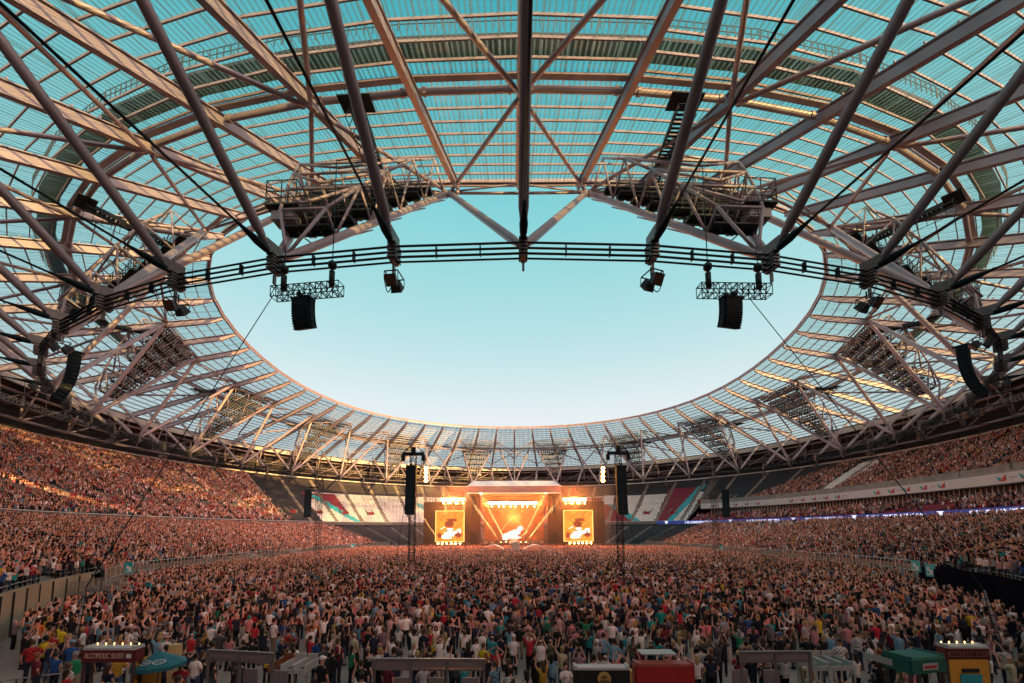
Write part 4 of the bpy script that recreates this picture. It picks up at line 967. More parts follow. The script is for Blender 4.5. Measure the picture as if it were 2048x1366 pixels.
# ------------------------------------------------------------------ crowd made of small figures (too many to count)
def lrings(centers, radii, n, cap=True):
    """loft of elliptical rings; centers (k,3); radii (k,2) in x,y"""
    V = []; F = []; a = np.arange(n)*2*np.pi/n; k = len(centers)
    for c, r in zip(centers, radii): V.append(np.stack([c[0]+r[0]*np.cos(a), c[1]+r[1]*np.sin(a), np.full(n, c[2])], 1))
    V = np.concatenate(V)
    for i in range(k-1):
        b = i*n+np.arange(n); b2 = i*n+(np.arange(n)+1) % n; F.append(np.stack([b, b2, b2+n, b+n], 1))
    F = np.concatenate(F); T = np.zeros((0, 3), int)
    if cap:
        V = np.vstack([V, [centers[-1]+np.array([0, 0, radii[-1][1]*.35])]]); top = (k-1)*n+np.arange(n); T = np.stack([top, (k-1)*n+(np.arange(n)+1) % n, np.full(n, k*n)], 1)
    return V, F, T
def ntube(pts, rad, n):
    pts = np.array(pts, float); V = []; F = []; k = len(pts)
    for i in range(k):
        d = pts[min(i+1, k-1)]-pts[max(i-1, 0)]; d /= np.linalg.norm(d); u = np.array([0, 1, 0.]) if abs(d[1]) < .8 else np.array([1, 0, 0.]); a = np.cross(d, u); a /= np.linalg.norm(a); b = np.cross(a, d)
        t = np.arange(n)*2*np.pi/n; V.append(pts[i]+rad[i]*(np.outer(np.cos(t), a)+np.outer(np.sin(t), b)))
    for i in range(k-1):
        q = i*n+np.arange(n); q2 = i*n+(np.arange(n)+1) % n; F.append(np.stack([q, q2, q2+n, q+n], 1))
    V = np.vstack(V+[pts[-1:]+(pts[-1]-pts[-2])/np.linalg.norm(pts[-1]-pts[-2])*rad[-1]*.6]); top = (k-1)*n+np.arange(n); T = np.stack([top, (k-1)*n+(np.arange(n)+1) % n, np.full(n, k*n)], 1)
    return V, np.concatenate(F), T
ARMS = {  # elbow, hand for the left side (x>0); facing +y
    'down': ((.27, -.01, 1.12), (.26, .08, .86)), 'up': ((.27, .10, 1.60), (.20, .16, 1.93)), 'upwide': ((.34, .04, 1.58), (.40, .10, 1.90)),
    'front': ((.25, .12, 1.18), (.10, .34, 1.34)), 'cross': ((.27, .04, 1.14), (.06, .22, 1.18)), 'phone': ((.24, .20, 1.30), (.10, .30, 1.66)), 'hip': ((.36, -.06, 1.16), (.20, .02, 1.00)), 'head': ((.32, .02, 1.62), (.12, 0, 1.80))}
def figure(lod, L, R, female=False, longhair=False, cap=False, lean=0.):
    """parts: 0 skin 1 shirt 2 trousers 3 hair"""
    out = []; hi = lod == 0; n = 8 if hi else 5; f = .9 if female else 1.
    def add(vft, p): out.append((*vft, p))
    tz = [.90, 1.05, 1.22, 1.38, 1.45] if hi else [.90, 1.20, 1.42]
    tr = [(.165, .11), (.155, .105), (.175*f, .12), (.19*f, .11), (.12, .08)] if hi else [(.17, .12), (.18*f, .125), (.15, .09)]
    add(lrings([np.array([0, lean*(z-.9), z]) for z in tz], tr, n), 1)
    hy = lean*.7
    add(lrings([np.array([0, hy, z]) for z in ((1.44, 1.54, 1.62, 1.70, 1.755) if hi else (1.50, 1.60, 1.71))], [(.055, .055), (.068, .078), (.078, .095), (.07, .088), (.03, .04)] if hi else [(.05, .05), (.082, .095), (.06, .07)], 6 if hi else 5), 0)
    hb = -.022
    if longhair: add(lrings([np.array([0, hy-.035, z]) for z in (1.32, 1.5, 1.66, 1.76)], [(.07, .04), (.085, .06), (.09, .085), (.055, .06)], 6 if hi else 5), 3)
    else: add(lrings([np.array([0, hy+hb, z]) for z in (1.60, 1.69, 1.775)], [(.084, .088), (.086, .10), (.05, .06)], 6 if hi else 5), 3)
    for s, pose in ((1, L), (-1, R)):
        e, h = ARMS[pose]; e = np.array(e)*[s, 1, 1]; h = np.array(h)*[s, 1, 1]; sh = np.array([.175*f*s, lean*.5, 1.40])
        m_ = sh+(e-sh)*.72
        add(ntube([sh, m_], [.058, .054], 5 if hi else 4), 1)
        add(ntube([m_, e, h], [.042, .038, .034], 5 if hi else 3), 0)
        if hi: add(ntube([h, h+(h-e)/np.linalg.norm(h-e)*.12], [.036, .03], 5), 0)
    for s in (1, -1):
        add(ntube([(.09*s, 0, .93), (.10*s, .02, .50), (.11*s, 0, .06)], [.085, .062, .05], 5 if hi else 3), 2)
    V = np.concatenate([o[0] for o in out]); off = np.cumsum([0]+[len(o[0]) for o in out[:-1]])
    F = np.concatenate([o[1]+k for o, k in zip(out, off)]); T = np.concatenate([o[2]+k for o, k in zip(out, off)]); P = np.concatenate([np.full(len(o[0]), o[3]) for o in out])
    return V, F, T, P
POSES = [('down', 'down'), ('cross', 'cross'), ('phone', 'phone'), ('front', 'front'), ('up', 'down'), ('down', 'up'), ('up', 'up'), ('upwide', 'upwide'), ('head', 'head'), ('hip', 'down'), ('front', 'up')]
TPL = {}
for lod in (0, 1):
    for pi, (a, b_) in enumerate(POSES):
        for fm in (0, 1): TPL[(lod, pi, fm)] = figure(lod, a, b_, bool(fm), bool(fm))
SHIRT = [((.012, .013, .02), 38), ((.03, .035, .06), 11), ((.78, .74, .76), 18), ((.38, .38, .42), 6), ((.16, .15, .17), 9), ((.50, .32, .32), 7), ((.45, .03, .05), 5), ((.16, .015, .03), 4), ((.58, .20, .22), 5),
         ((.03, .22, .32), 3), ((.02, .30, .30), 1.6), ((.03, .09, .26), 3), ((.16, .28, .42), 3.5), ((.02, .16, .09), 1), ((.55, .40, .03), .9), ((.50, .14, .03), 1.3), ((.20, .16, .09), 4), ((.50, .30, .27), 4)]
SHC = np.array([s[0] for s in SHIRT]); SHW = np.array([s[1] for s in SHIRT]); SHW = SHW/SHW.sum()
SKINC = np.array([(.62, .31, .22), (.70, .38, .29), (.50, .25, .17), (.22, .10, .06)]); HAIRC = np.array([(.015, .010, .009), (.05, .026, .016), (.10, .055, .03), (.42, .27, .12), (.25, .13, .06), (.28, .25, .23)])
HAIRW = [.34, .28, .14, .13, .06, .05]
def crowd(name, pos, yaw, lod, handsup, label, cat='crowd', tint=None):
    N = len(pos); fm = rng.random(N) < .42
    up = rng.random(N) < handsup
    pi = np.where(up, rng.choice([4, 5, 6, 7, 8, 10], N), rng.choice([0, 1, 2, 3, 9], N, p=[.34, .22, .16, .16, .12]))
    sc = rng.normal(1., .045, N)*np.where(fm, .94, 1.02)
    shirt = SHC[rng.choice(len(SHC), N, p=SHW)]*rng.uniform(.9, 1.4, (N, 1)); skin = SKINC[rng.choice(4, N, p=[.4, .35, .18, .07])]*rng.uniform(1., 1.35, (N, 1)); hair = HAIRC[rng.choice(6, N, p=HAIRW)]
    bald = (~fm) & (rng.random(N) < .15); hair = np.where(bald[:, None], skin*.95, hair)
    capm = rng.random(N) < .05; hair = np.where(capm[:, None], SHC[rng.choice(len(SHC), N)], hair)
    pants = np.array([(.02, .024, .045), (.012, .012, .014), (.05, .07, .13), (.30, .24, .17)])[rng.choice(4, N, p=[.4, .32, .2, .08])]
    bare = fm & (rng.random(N) < .2); shirt = np.where((bare & (rng.random(N) < .5))[:, None], skin*.9, shirt)
    VV, FF, TT, CC_ = [], [], [], []; off = 0
    for key in sorted(set(zip(pi.tolist(), fm.astype(int).tolist()))):
        idx = np.where((pi == key[0]) & (fm == bool(key[1])))[0]; V, F, T, P = TPL[(lod, key[0], key[1])]
        c, s = np.cos(yaw[idx]), np.sin(yaw[idx]); k = len(idx); w = rng.normal(1.12, .07, k)
        X = V[None, :, 0]*sc[idx, None]*w[:, None]; Y = V[None, :, 1]*sc[idx, None]*w[:, None]; Z = V[None, :, 2]*sc[idx, None]
        A = np.stack([X*c[:, None]-Y*s[:, None]+pos[idx, 0, None], X*s[:, None]+Y*c[:, None]+pos[idx, 1, None], Z+pos[idx, 2, None]], 2).reshape(-1, 3)
        n = len(V); VV.append(A); b = off+np.arange(k)[:, None, None]*n
        FF.append((F[None]+b).reshape(-1, 4)); TT.append((T[None]+b).reshape(-1, 3)); off += n*k
        pal = np.stack([skin[idx], shirt[idx], pants[idx], hair[idx]], 1)*np.array([1.22, 1.0, .96]); CC_.append(pal[:, P, :].reshape(-1, 3))
    ob = numpy_mesh(name, np.concatenate(VV), [np.concatenate(FF), np.concatenate(TT)], np.concatenate(CC_), CLOTH, True)
    return tag(ob, label, cat, kind='stuff')
def yaw_to(p, tx=.4, ty=138., j=.35):
    return np.arctan2(ty-p[:, 1], tx-p[:, 0])-np.pi/2+rng.normal(0, j, len(p))
# pitch crowd
AVOID = []      # rectangles kept clear: (x0, y0, x1, y1)
def scatter(x0, x1, y0, y1, step, jit):
    xs = np.arange(x0, x1, step[0]); ys = np.arange(y0, y1, step[1]); X, Y = np.meshgrid(xs, ys); X = X+(np.arange(len(ys)) % 2)[:, None]*step[0]/2
    P = np.stack([X.ravel(), Y.ravel(), 0*X.ravel()], 1); P[:, :2] += rng.uniform(-jit, jit, (len(P), 2)); return P
def onpitch(P, m_=.4):
    d = np.degrees(np.arctan2(-(P[:, 0]-CC.x), -(P[:, 1]-CC.y))) % 360; r = np.hypot(P[:, 0]-CC.x, P[:, 1]-CC.y)
    return r < rF(d)-m_-1.0
AVOID += [(c_.x-2.1, 59.8, c_.x+2.1, 64) for c_ in (aty(824, 1060, 62), aty(1240, 1060, 62))]
def clear(P):
    k = np.ones(len(P), bool)
    for x0, y0, x1, y1 in AVOID: k &= ~((P[:, 0] > x0) & (P[:, 0] < x1) & (P[:, 1] > y0) & (P[:, 1] < y1))
    return k
# ------------------------------------------------------------------ kiosks and counters at the near edge of the pitch
WOOD = mat('counter_top', (.45, .42, .40), .5, 0, .1, 2); ALU = mat('aluminium_frame', (.24, .20, .21), .4, .5, .12, 3); FASC = mat('pale_fascia', (.22, .16, .17), .6, 0, .1, 1.)
RED = mat('red_board', (.42, .02, .02), .5, 0, .12, 1.5); GRN = mat('green_canvas', (.015, .12, .09), .7, 0, .15, 1.5); TEALC = mat('teal_canvas', (.012, .13, .17), .7, 0, .15, 1.5)
BRD = mat('dark_red_board', (.13, .012, .018), .6, 0, .2, 1.5); BLK = mat('black_board', (.012, .011, .014), .6, 0, .2, 2); GREYT = mat('grey_roof', (.42, .40, .40), .6, 0, .15, 1.); YEL = mat('yellow_panel', (.75, .33, .04), .5, 0, .15, 1.)
GOLD = mat('gold_print', (.62, .38, .12), .5, 0, .1); PTEAL = mat('teal_drink', (.03, .35, .42), .3, 0, .1); BULB = mat('warm_bulb', (1, .8, .5), .5, 0, 0, emit=(1, .62, .25), es=2)
def ground_rect(a, c, dep):
    """plan rectangle from front-left a to front-right c, running back dep metres"""
    a = Vector((a.x, a.y, 0)); c = Vector((c.x, c.y, 0)); x = (c-a).normalized(); y = Vector((-x.y, x.x, 0)); return a, c, x, y
def keep_off(a, c, dep, m_=.35):
    a, c, x, y = ground_rect(a, c, dep); P = [a, c, a+y*dep, c+y*dep]; AVOID.append((min(p.x for p in P)-m_, min(p.y for p in P)-m_, max(p.x for p in P)+m_, max(p.y for p in P)+m_))
def sign_frame(px0, py0, px1, py1, z, lab, posts=3, h=.3):
    A, B_ = atz(px0, py0, z), atz(px1, py1, z); a, c, x, y = ground_rect(A, B_, 1.6); L = (c-a).length; keep_off(A, B_, 1.7)
    root = empty('bar_counter', (a+c)/2, lab, 'drinks bar', 'pale framed drinks bars on the pitch'); R = Matrix((x, y, Z1)).transposed()
    n = posts-1; b = MB()
    for i in range(n):
        p, q = a+x*L*i/n, a+x*L*(i+1)/n; b.box((p+q)/2+Z1*(z-h/2), (L/n-.1, .06, h-.08), R)
    b.build('fascia_board', FASC, root); b = MB()
    for hz in (z, z-h): b.box((a+c)/2+Z1*hz, (L+.08, .09, .06), R)
    for i in range(posts):
        p = a+x*L*i/n; b.box(p+Z1*z/2, (.07, .07, z), R); b.box(p-y*.02+Z1*(z-h/2), (.09, .09, h), R)
    b.build('frame', ALU, root); b = MB(); b.box((a+c)/2+y*.4+Z1*.98, (L, .65, .07), R); b.build('counter', WOOD, root)
    b = MB(); b.box((a+c)/2+y*.5+Z1*.48, (L*.98, .4, .93), R); b.build('counter_front', BLK, root)
    b = MB()
    for i in range(int(L*4)):
        p = a+x*(L*(i+.5)/int(L*4))+y*(.3+.2*(i % 2))
        if (i*5) % 7 < 5: b.tube([p+Z1*1.02, p+Z1*1.02+Z1*.13], [.032, .042], 7)
    b.build('plastic_cup_set', WHITE, root)
    b = MB()
    for i in range(n): b.box(a+x*(L*(i+.5)/n)+y*1.2+Z1*1.1, (.55, .06, 1.1), R)
    b.build('menu_board', FASC, root)
    return root
sign_frame(418, 1300, 546, 1307, 2.6, 'pale framed drinks bar with three posts right of the teal parasol', 3)
sign_frame(749, 1318, 968, 1319, 2.6, 'longest pale framed drinks bar, with four posts, left of the centre line', 4)
sign_frame(1482, 1304, 1618, 1303, 2.6, 'pale framed drinks bar right of the red topped kiosk', 3)
def tray_table(px0, py0, px1, py1, z, lab, nb=3, wood=None):
    A, B_ = atz(px0, py0, z), atz(px1, py1, z); a, c, x, y = ground_rect(A, B_, 1.1); L = (c-a).length; keep_off(A, B_, 1.2); R = Matrix((x, y, Z1)).transposed()
    root = empty('serving_rack', (a+c)/2, lab, 'serving rack', 'white serving racks beside the bars')
    for i in range(nb):
        b = MB(); p = a+x*L*(i+.5)/nb; w = L/nb-.06
        b.box(p+y*.5+Z1*(z-.02), (w, 1.0, .04), R)
        for s in (-1, 1): b.box(p+x*s*w/2+y*.5+Z1*(z+.12), (.04, 1.0, .3), R)
        b.box(p+y*1.0+Z1*(z+.2), (w, .04, .45), R); b.box(p+Z1*(z+.05), (w, .04, .16), R)
        t = b.build('tray', WOOD if wood != i else mat('brown_tray', (.22, .07, .03), .6), root)
        b = MB(); b.box(p+y*.4+Z1*(z+.03), (w*.6, .3, .05), R); b.build('leaflet_stack', DARK, t)
    b = MB()
    for i in range(nb+1):
        p = a+x*L*i/nb
        for d in (0, 1.0): b.box(p+y*d+Z1*z/2, (.05, .05, z), R)
        b.box(p+y*.5+Z1*.3, (.04, 1, .04), R)
    b.build('leg_frame', WOOD, root)
tray_table(534, 1345, 610, 1346, 1.35, 'white serving rack with one brown tray beside the left framed bar', 3, 0)
tray_table(1632, 1340, 1708, 1339, 1.35, 'all white serving rack beside the right framed bar', 3)
def kiosk(px0, py0, px1, py1, z, dep, h, fm, tm, lab, cat='kiosk', name='drinks_kiosk', posts=(.08, .05, .05), bulbs=0):
    A, B_ = atz(px0, py0, z), atz(px1, py1, z); a, c, x, y = ground_rect(A, B_, dep); L = (c-a).length; keep_off(A, B_, dep+.3); R = Matrix((x, y, Z1)).transposed()
    root = empty(name, (a+c)/2, lab, cat); m_ = (a+c)/2
    b = MB(); b.box(m_+Z1*(z-h/2), (L, .06, h), R); b.box(m_+y*dep+Z1*(z-h/2), (L, .06, h), R)
    for s in (a, c): b.box(s+y*dep/2+Z1*(z-h/2), (.06, dep-.07, h), R)
    b.build('fascia', fm, root)
    b = MB(); t = .07; q = [a-x*.03-y*.03, c+x*.03-y*.03, c+x*.03+y*(dep+.03), a-x*.03+y*(dep+.03)]; ctr = m_+y*dep/2
    lo = [p+Z1*(z+.005) for p in q]; up = [p.lerp(ctr, .10)+Z1*(z+t) for p in q]; b.hexa(lo+up); 
    for p in (a, c): b.box(p.lerp(m_, .03)+y*dep/2+Z1*(z+.06), (.08, dep, .1), R)
    b.build('roof', tm, root)
    b = MB()
    for p in (a, c):
        for d in (.06, dep-.06): b.box(p.lerp(m_, .03)+y*d+Z1*(z-h)/2, (.08, .08, z-h), R)
    b.build('post', mat('kiosk_post', posts, .5, 0, .1), root)
    b = MB(); b.box(m_+y*.3+Z1*1.0, (L*.96, .55, .06), R); b.build('counter', WOOD, root)
    b = MB(); b.box(m_+y*.35+Z1*.5, (L*.94, .4, .95), R); b.build('counter_front', fm, root)
    if bulbs:
        for i in range(bulbs):
            p = a+x*L*(i+.5)/bulbs+y*(dep-.05); b = MB(); b.sphere(p+Z1*(z+.13), .024, 8, 5); b.tube([p+Z1*(z+.02), p+Z1*(z+.11)], .012, 5); b.build('bulb', BULB, root)
    return root, a, c, x, y, L
SILV = mat('silver_lettering', (.55, .33, .26), .5, 0, .1)
root, a, c, x, y, L = kiosk(166, 1300, 268, 1300, 2.6, .4, .4, BRD, GREYT, 'dark red topped slush drinks kiosk at the left front, next to the teal parasol', bulbs=6)
text_mesh('ALCOHOLIC SLUSH', .25, SILV, 'sign_lettering', root, a.lerp(c, .45)-y*.05+Z1*2.41, x, Z1, bold=.004, sx=.62)
b = MB(); p = a.lerp(c, .93)-y*.05+Z1*2.41; b.box(p, (.16, .02, .14), Matrix((x, y, Z1)).transposed()); b.build('small_emblem', WHITE, root)
b = MB()
for i in range(7): p = a.lerp(c, .1+.13*i)+y*.35; b.tube([p+Z1*1.04, p+Z1*1.34, p+Z1*1.42], [.1, .1, .05], 9, mi=i % 2)
b.build('slush_machine_set', [PTEAL, YEL], root)
b = MB(); b.box(c-x*.1+y*.7+Z1*1.45, (.06, 1.2, 1.5), Matrix((x, y, Z1)).transposed()); b.build('yellow_side_panel', YEL, root)
root, a, c, x, y, L = kiosk(1896, 1297, 1976, 1297, 2.6, .4, .4, BRD, GREYT, 'dark red topped slush drinks kiosk at the right front beside the green canopy', bulbs=5)
text_mesh('ALCOHOLIC SLUSH', .27, BRD if False else mat('dim_lettering', (.26, .09, .07), .5), 'sign_lettering', root, a.lerp(c, .45)-y*.05+Z1*2.41, x, Z1, bold=.004, sx=.56)
b = MB(); b.box(c-x*.75-y*.06+Z1*1.35, (1.25, .05, 1.8), Matrix((x, y, Z1)).transposed()); pn = b.build('yellow_panel', YEL, root)
b = MB(); R = Matrix((x, y, Z1)).transposed(); q = c-x*.75-y*.1+Z1*1.5; b.box(q+Z1*.15, (.7, .02, .3), R, mi=0); b.box(q-Z1*.12, (.85, .02, .22), R, mi=1); b.box(q+Z1*.42, (.55, .02, .12), R, mi=2); b.build('printed_picture', [PTEAL, RED, BLK], pn)
b = MB()
for i in range(4): p = a.lerp(c, .08+.14*i)+y*.3; b.tube([p+Z1*1.04, p+Z1*1.34, p+Z1*1.42], [.11, .11, .05], 9, mi=i % 2)
b.build('slush_machine_set', [PTEAL, RED], root)
root, a, c, x, y, L = kiosk(1822, 1322, 1888, 1316, 2.6, .8, .4, GRN, GRN, 'green canvas canopy stall with pale labels beside the right slush kiosk', 'stall', 'canopy_stall', posts=(.4, .4, .4))
LBL = mat('pale_label', (.5, .42, .42), .5, 0, .05)
for f, dd in ((.5, 0), ):
    b = MB(); p = a.lerp(c, f)-y*.05+Z1*2.4; b.box(p, (L*.45, .02, .2), Matrix((x, y, Z1)).transposed()); q = b.build('label', LBL, root); b = MB(); b.box(p-y*.012, (L*.36, .02, .07), Matrix((x, y, Z1)).transposed()); b.build('label_print', RED, q)
b = MB(); p = a+y*.95-x*.05+Z1*2.4; b.box(p, (.02, .9, .2), Matrix((x, y, Z1)).transposed()); b.build('label', LBL, root)
root, a, c, x, y, L = kiosk(1150, 1340, 1258, 1340, 2.4, .35, .46, BLK, GREYT, 'black fronted kiosk with grey roof and round gold emblem near the centre')
p = a.lerp(c, .53)-y*.06+Z1*2.17; b = MB(); b.tube([p, p-y*.02], .2, 24); em = b.build('round_emblem', GOLD, root)
text_mesh('ICE', .11, BLK, 'sign_lettering', em, p-y*.04+Z1*.06, x, Z1); text_mesh('CREAM', .09, BLK, 'sign_lettering', em, p-y*.04-Z1*.07, x, Z1)
root, a, c, x, y, L = kiosk(1272, 1333, 1388, 1333, 2.4, .4, .5, RED, mat('red_roof', (.30, .05, .04), .6, 0, .2, 1.), 'bright red topped kiosk with a grey patch on its roof, right of the black one')
b = MB(); m_ = a.lerp(c, .45)+y*.5; b.box(m_+Z1*2.69, (L*.62, .55, .03), Matrix((x, y, Z1)).transposed()); b.build('roof_patch', GREYT, root)
b = MB(); b.box(a+x*.05+y*.5+Z1*1.3, (.06, .9, 1.5), Matrix((x, y, Z1)).transposed()); b.build('yellow_side_panel', YEL, root)
# parasol
P = atz(318, 1324, 1.95); g0 = Vector((P.x, P.y, 0)); root = empty('parasol', g0, 'teal parasol with round white emblems beside the left red kiosk', 'parasol'); AVOID.append((g0.x-.7, g0.y-.7, g0.x+.7, g0.y+.7))
b = MB(); n = 8; rim = [(g0+Vector((math.cos(2*PI*k/n+.3)*.84, math.sin(2*PI*k/n+.3)*.84, 1.92))) for k in range(n)]; ap = g0+Z1*2.34
for k in range(n):
    p, q = rim[k], rim[(k+1) % n]; b.add([ap, p, q, p-Z1*.13, q-Z1*.13], [(0, 1, 2), (1, 3, 4, 2)])
    b.add([ap-Z1*.03, p-Z1*.03, q-Z1*.03], [(2, 1, 0)])
cn = b.build('canopy', TEALC, root); b = MB()
for k in (5, 6):
    m_ = (rim[k]+rim[(k+1) % n])/2; u = (ap-m_).normalized(); w = (rim[(k+1) % n]-rim[k]).normalized(); nn = w.cross(u).normalized(); nn = nn if nn.z > 0 else -nn; cc = m_.lerp(ap, .34)+nn*.012
    V = [cc+(w*math.cos(t)*.19+u*math.sin(t)*.12) for t in np.linspace(0, 2*PI, 20, endpoint=False)]; Vi = [cc+(w*math.cos(t)*.165+u*math.sin(t)*.095) for t in np.linspace(0, 2*PI, 20, endpoint=False)]
    b.add(V+Vi, [(i, (i+1) % 20, (i+1) % 20+20, i+20) for i in range(20)])
    for i in range(4): q = cc+w*(-.10+.065*i); b.beam(q-u*.025, q+u*.025, .025, .006)
b.build('round_emblem', WHITE, cn); b = MB(); b.tube([g0, ap], .025, 8); b.build('pole', ALU, root); b = MB(); b.tube([g0+Z1*.02, g0+Z1*.1], .3, 12); b.build('base', DARK, root)
p = atz(346, 1366, .6); b = MB(); b.box((p.x, p.y, 1.05), (.32, .3, 2.1)); o_ = b.build('cream_post', mat('cream_post', (.62, .42, .20), .6, 0, .12), origin=(p.x, p.y, 0)); tag(o_, 'cream coloured square post standing under the teal parasol', 'post')
# two net poles with their cables up to the rigging trusses, and fence wires
for (x0, y0), (x1, y1), A, lab in (((133, 1366), (171, 1177), HALF[0], 'left'), ((2026, 1356), (1968, 1180), HALF[1], 'right')):
    base = atz(x0, y0, 0.); top = aty(x1, y1, base.y+.8); root = empty('net_pole', base, 'tall thin leaning grey pole at the %s front, tied by a cable to the truss' % lab, 'pole', 'net poles at the front corners')
    b = MB(); b.tube([base, top], [.05, .04], 8); b.build('pole', ALU, root, smooth=True)
    d = (top-base); b = MB()
    for off in (.16,): b.tube([base+RIGHT*off*(1 if x0 < 1000 else -1), top+RIGHT*off*.4*(1 if x0 < 1000 else -1)], .02, 6)
    for k in range(9): q = base.lerp(top, .1+.1*k); b.box(q+RIGHT*.07*(1 if x0 < 1000 else -1), (.2, .08, .05))
    b.build('net_wire', CABLE, root); b = MB(); E_ = A if x0 < 1000 else atz(1500, 598, A.z)
    b.tube([top, E_], .028, 5); b.build('stay_cable', CABLE, root)
# low wire rail at the left front
A, B_ = atz(0, 1362, .9), atz(128, 1346, .9); root = empty('low_rail', (A+B_)/2-Z1*.9, 'low grey rail at the bottom left corner of the pitch', 'rail'); b = MB(); b.tube([A, B_], .03, 6); b.tube([A-Z1*.45, B_-Z1*.45], .02, 6)
for f in (0, .25, .5, .75, 1): q = A.lerp(B_, f); b.beam(q-Z1*.9, q, .05, .05)
b.build('rail', ALU, root)
# raised viewing platform with railings and steps on the left
p0, p1 = atz(102, 1192, 1.3), atz(196, 1190, 1.3); root = empty('access_platform', Vector((p0.x, p0.y, 0)), 'raised steel access platform with upright railings on the left edge of the pitch', 'platform'); keep_off(p0, p1, 3.4, .2)
a, c, x, y = ground_rect(p0, p1, 3); L = (c-a).length; R = Matrix((x, y, Z1)).transposed(); m_ = (a+c)/2
b = MB(); b.box(m_+y*1.5+Z1*1.25, (L, 3, .12), R); b.box(m_+y*.1+Z1*.6, (L, .08, 1.2), R); b.box(m_+y*1.5+Z1*.6, (L*.98, 2.6, 1.15), R); b.build('deck', DARK, root); b = MB()
def railing(b, A, B_, z0, z1, n):
    b.beam(A+Z1*z1, B_+Z1*z1, .05, .05); b.beam(A+Z1*(z0+.1), B_+Z1*(z0+.1), .04, .04)
    for i in range(n+1): q = A.lerp(B_, i/n); b.beam(q+Z1*z0, q+Z1*z1, .025 if i % 6 else .06, .025 if i % 6 else .06)
railing(b, a, c, 1.3, 2.4, 36); b.build('railing', RAIL, root); b = MB(); railing(b, a+y*3, c+y*3, 1.3, 2.4, 36); b.build('railing', RAIL, root)
b = MB(); s = c+y*.4
for k in range(8): b.box(s+x*(.2+.3*k)+y*.8+Z1*(1.15-.15*k), (.3, 1.6, .05), R)
b.build('step', RAIL, root); b = MB()
for d in (0, 1.6):
    A, B_ = s+y*d, s+y*d+x*2.5; b.beam(A+Z1*2.35, B_+Z1*1.15, .05, .05)
    for i in range(17): q = A.lerp(B_, i/16); b.beam(q+Z1*(1.2-1.2*i/16), q+Z1*(2.35-1.2*i/16), .025, .025)
b.build('stair_railing', RAIL, root)

# ------------------------------------------------------------------ the people one can tell apart
def skin_mesh(name, chains, sub=1):
    """chains: list of (points, radii, edges) ; returns a mesh grown with Skin + Subdivision"""
    import bmesh
    me = bpy.data.meshes.new(name); bm = bmesh.new(); lay = bm.verts.layers.skin.verify()
    for pts, rad, edges in chains:
        vs = []
        for i, (p, r) in enumerate(zip(pts, rad)):
            v = bm.verts.new(p); v[lay].radius = (r if isinstance(r, tuple) else (r, r)); v[lay].use_root = (i == 0); vs.append(v)
        for a_, b_ in edges: bm.edges.new((vs[a_], vs[b_]))
    bm.to_mesh(me); bm.free(); ob = bpy.data.objects.new(name, me); COL.objects.link(ob); md = ob.modifiers.new('s', 'SKIN'); md.use_smooth_shade = True
    if sub: m2 = ob.modifiers.new('u', 'SUBSURF'); m2.levels = sub; m2.render_levels = sub
    dg = bpy.context.evaluated_depsgraph_get(); r_ = bpy.data.meshes.new_from_object(ob.evaluated_get(dg)); bpy.data.objects.remove(ob); bpy.data.meshes.remove(me); r_.name = name; return r_
def nmesh(name, parts, m_):
    me = bpy.data.meshes.new(name); V = []; F = []; o = 0
    for v, f, t in parts: V += v.tolist(); F += (f+o).tolist()+(t+o).tolist(); o += len(v)
    me.from_pydata(V, [], F); me.polygons.foreach_set('use_smooth', [True]*len(F)); me.materials.append(m_); return me
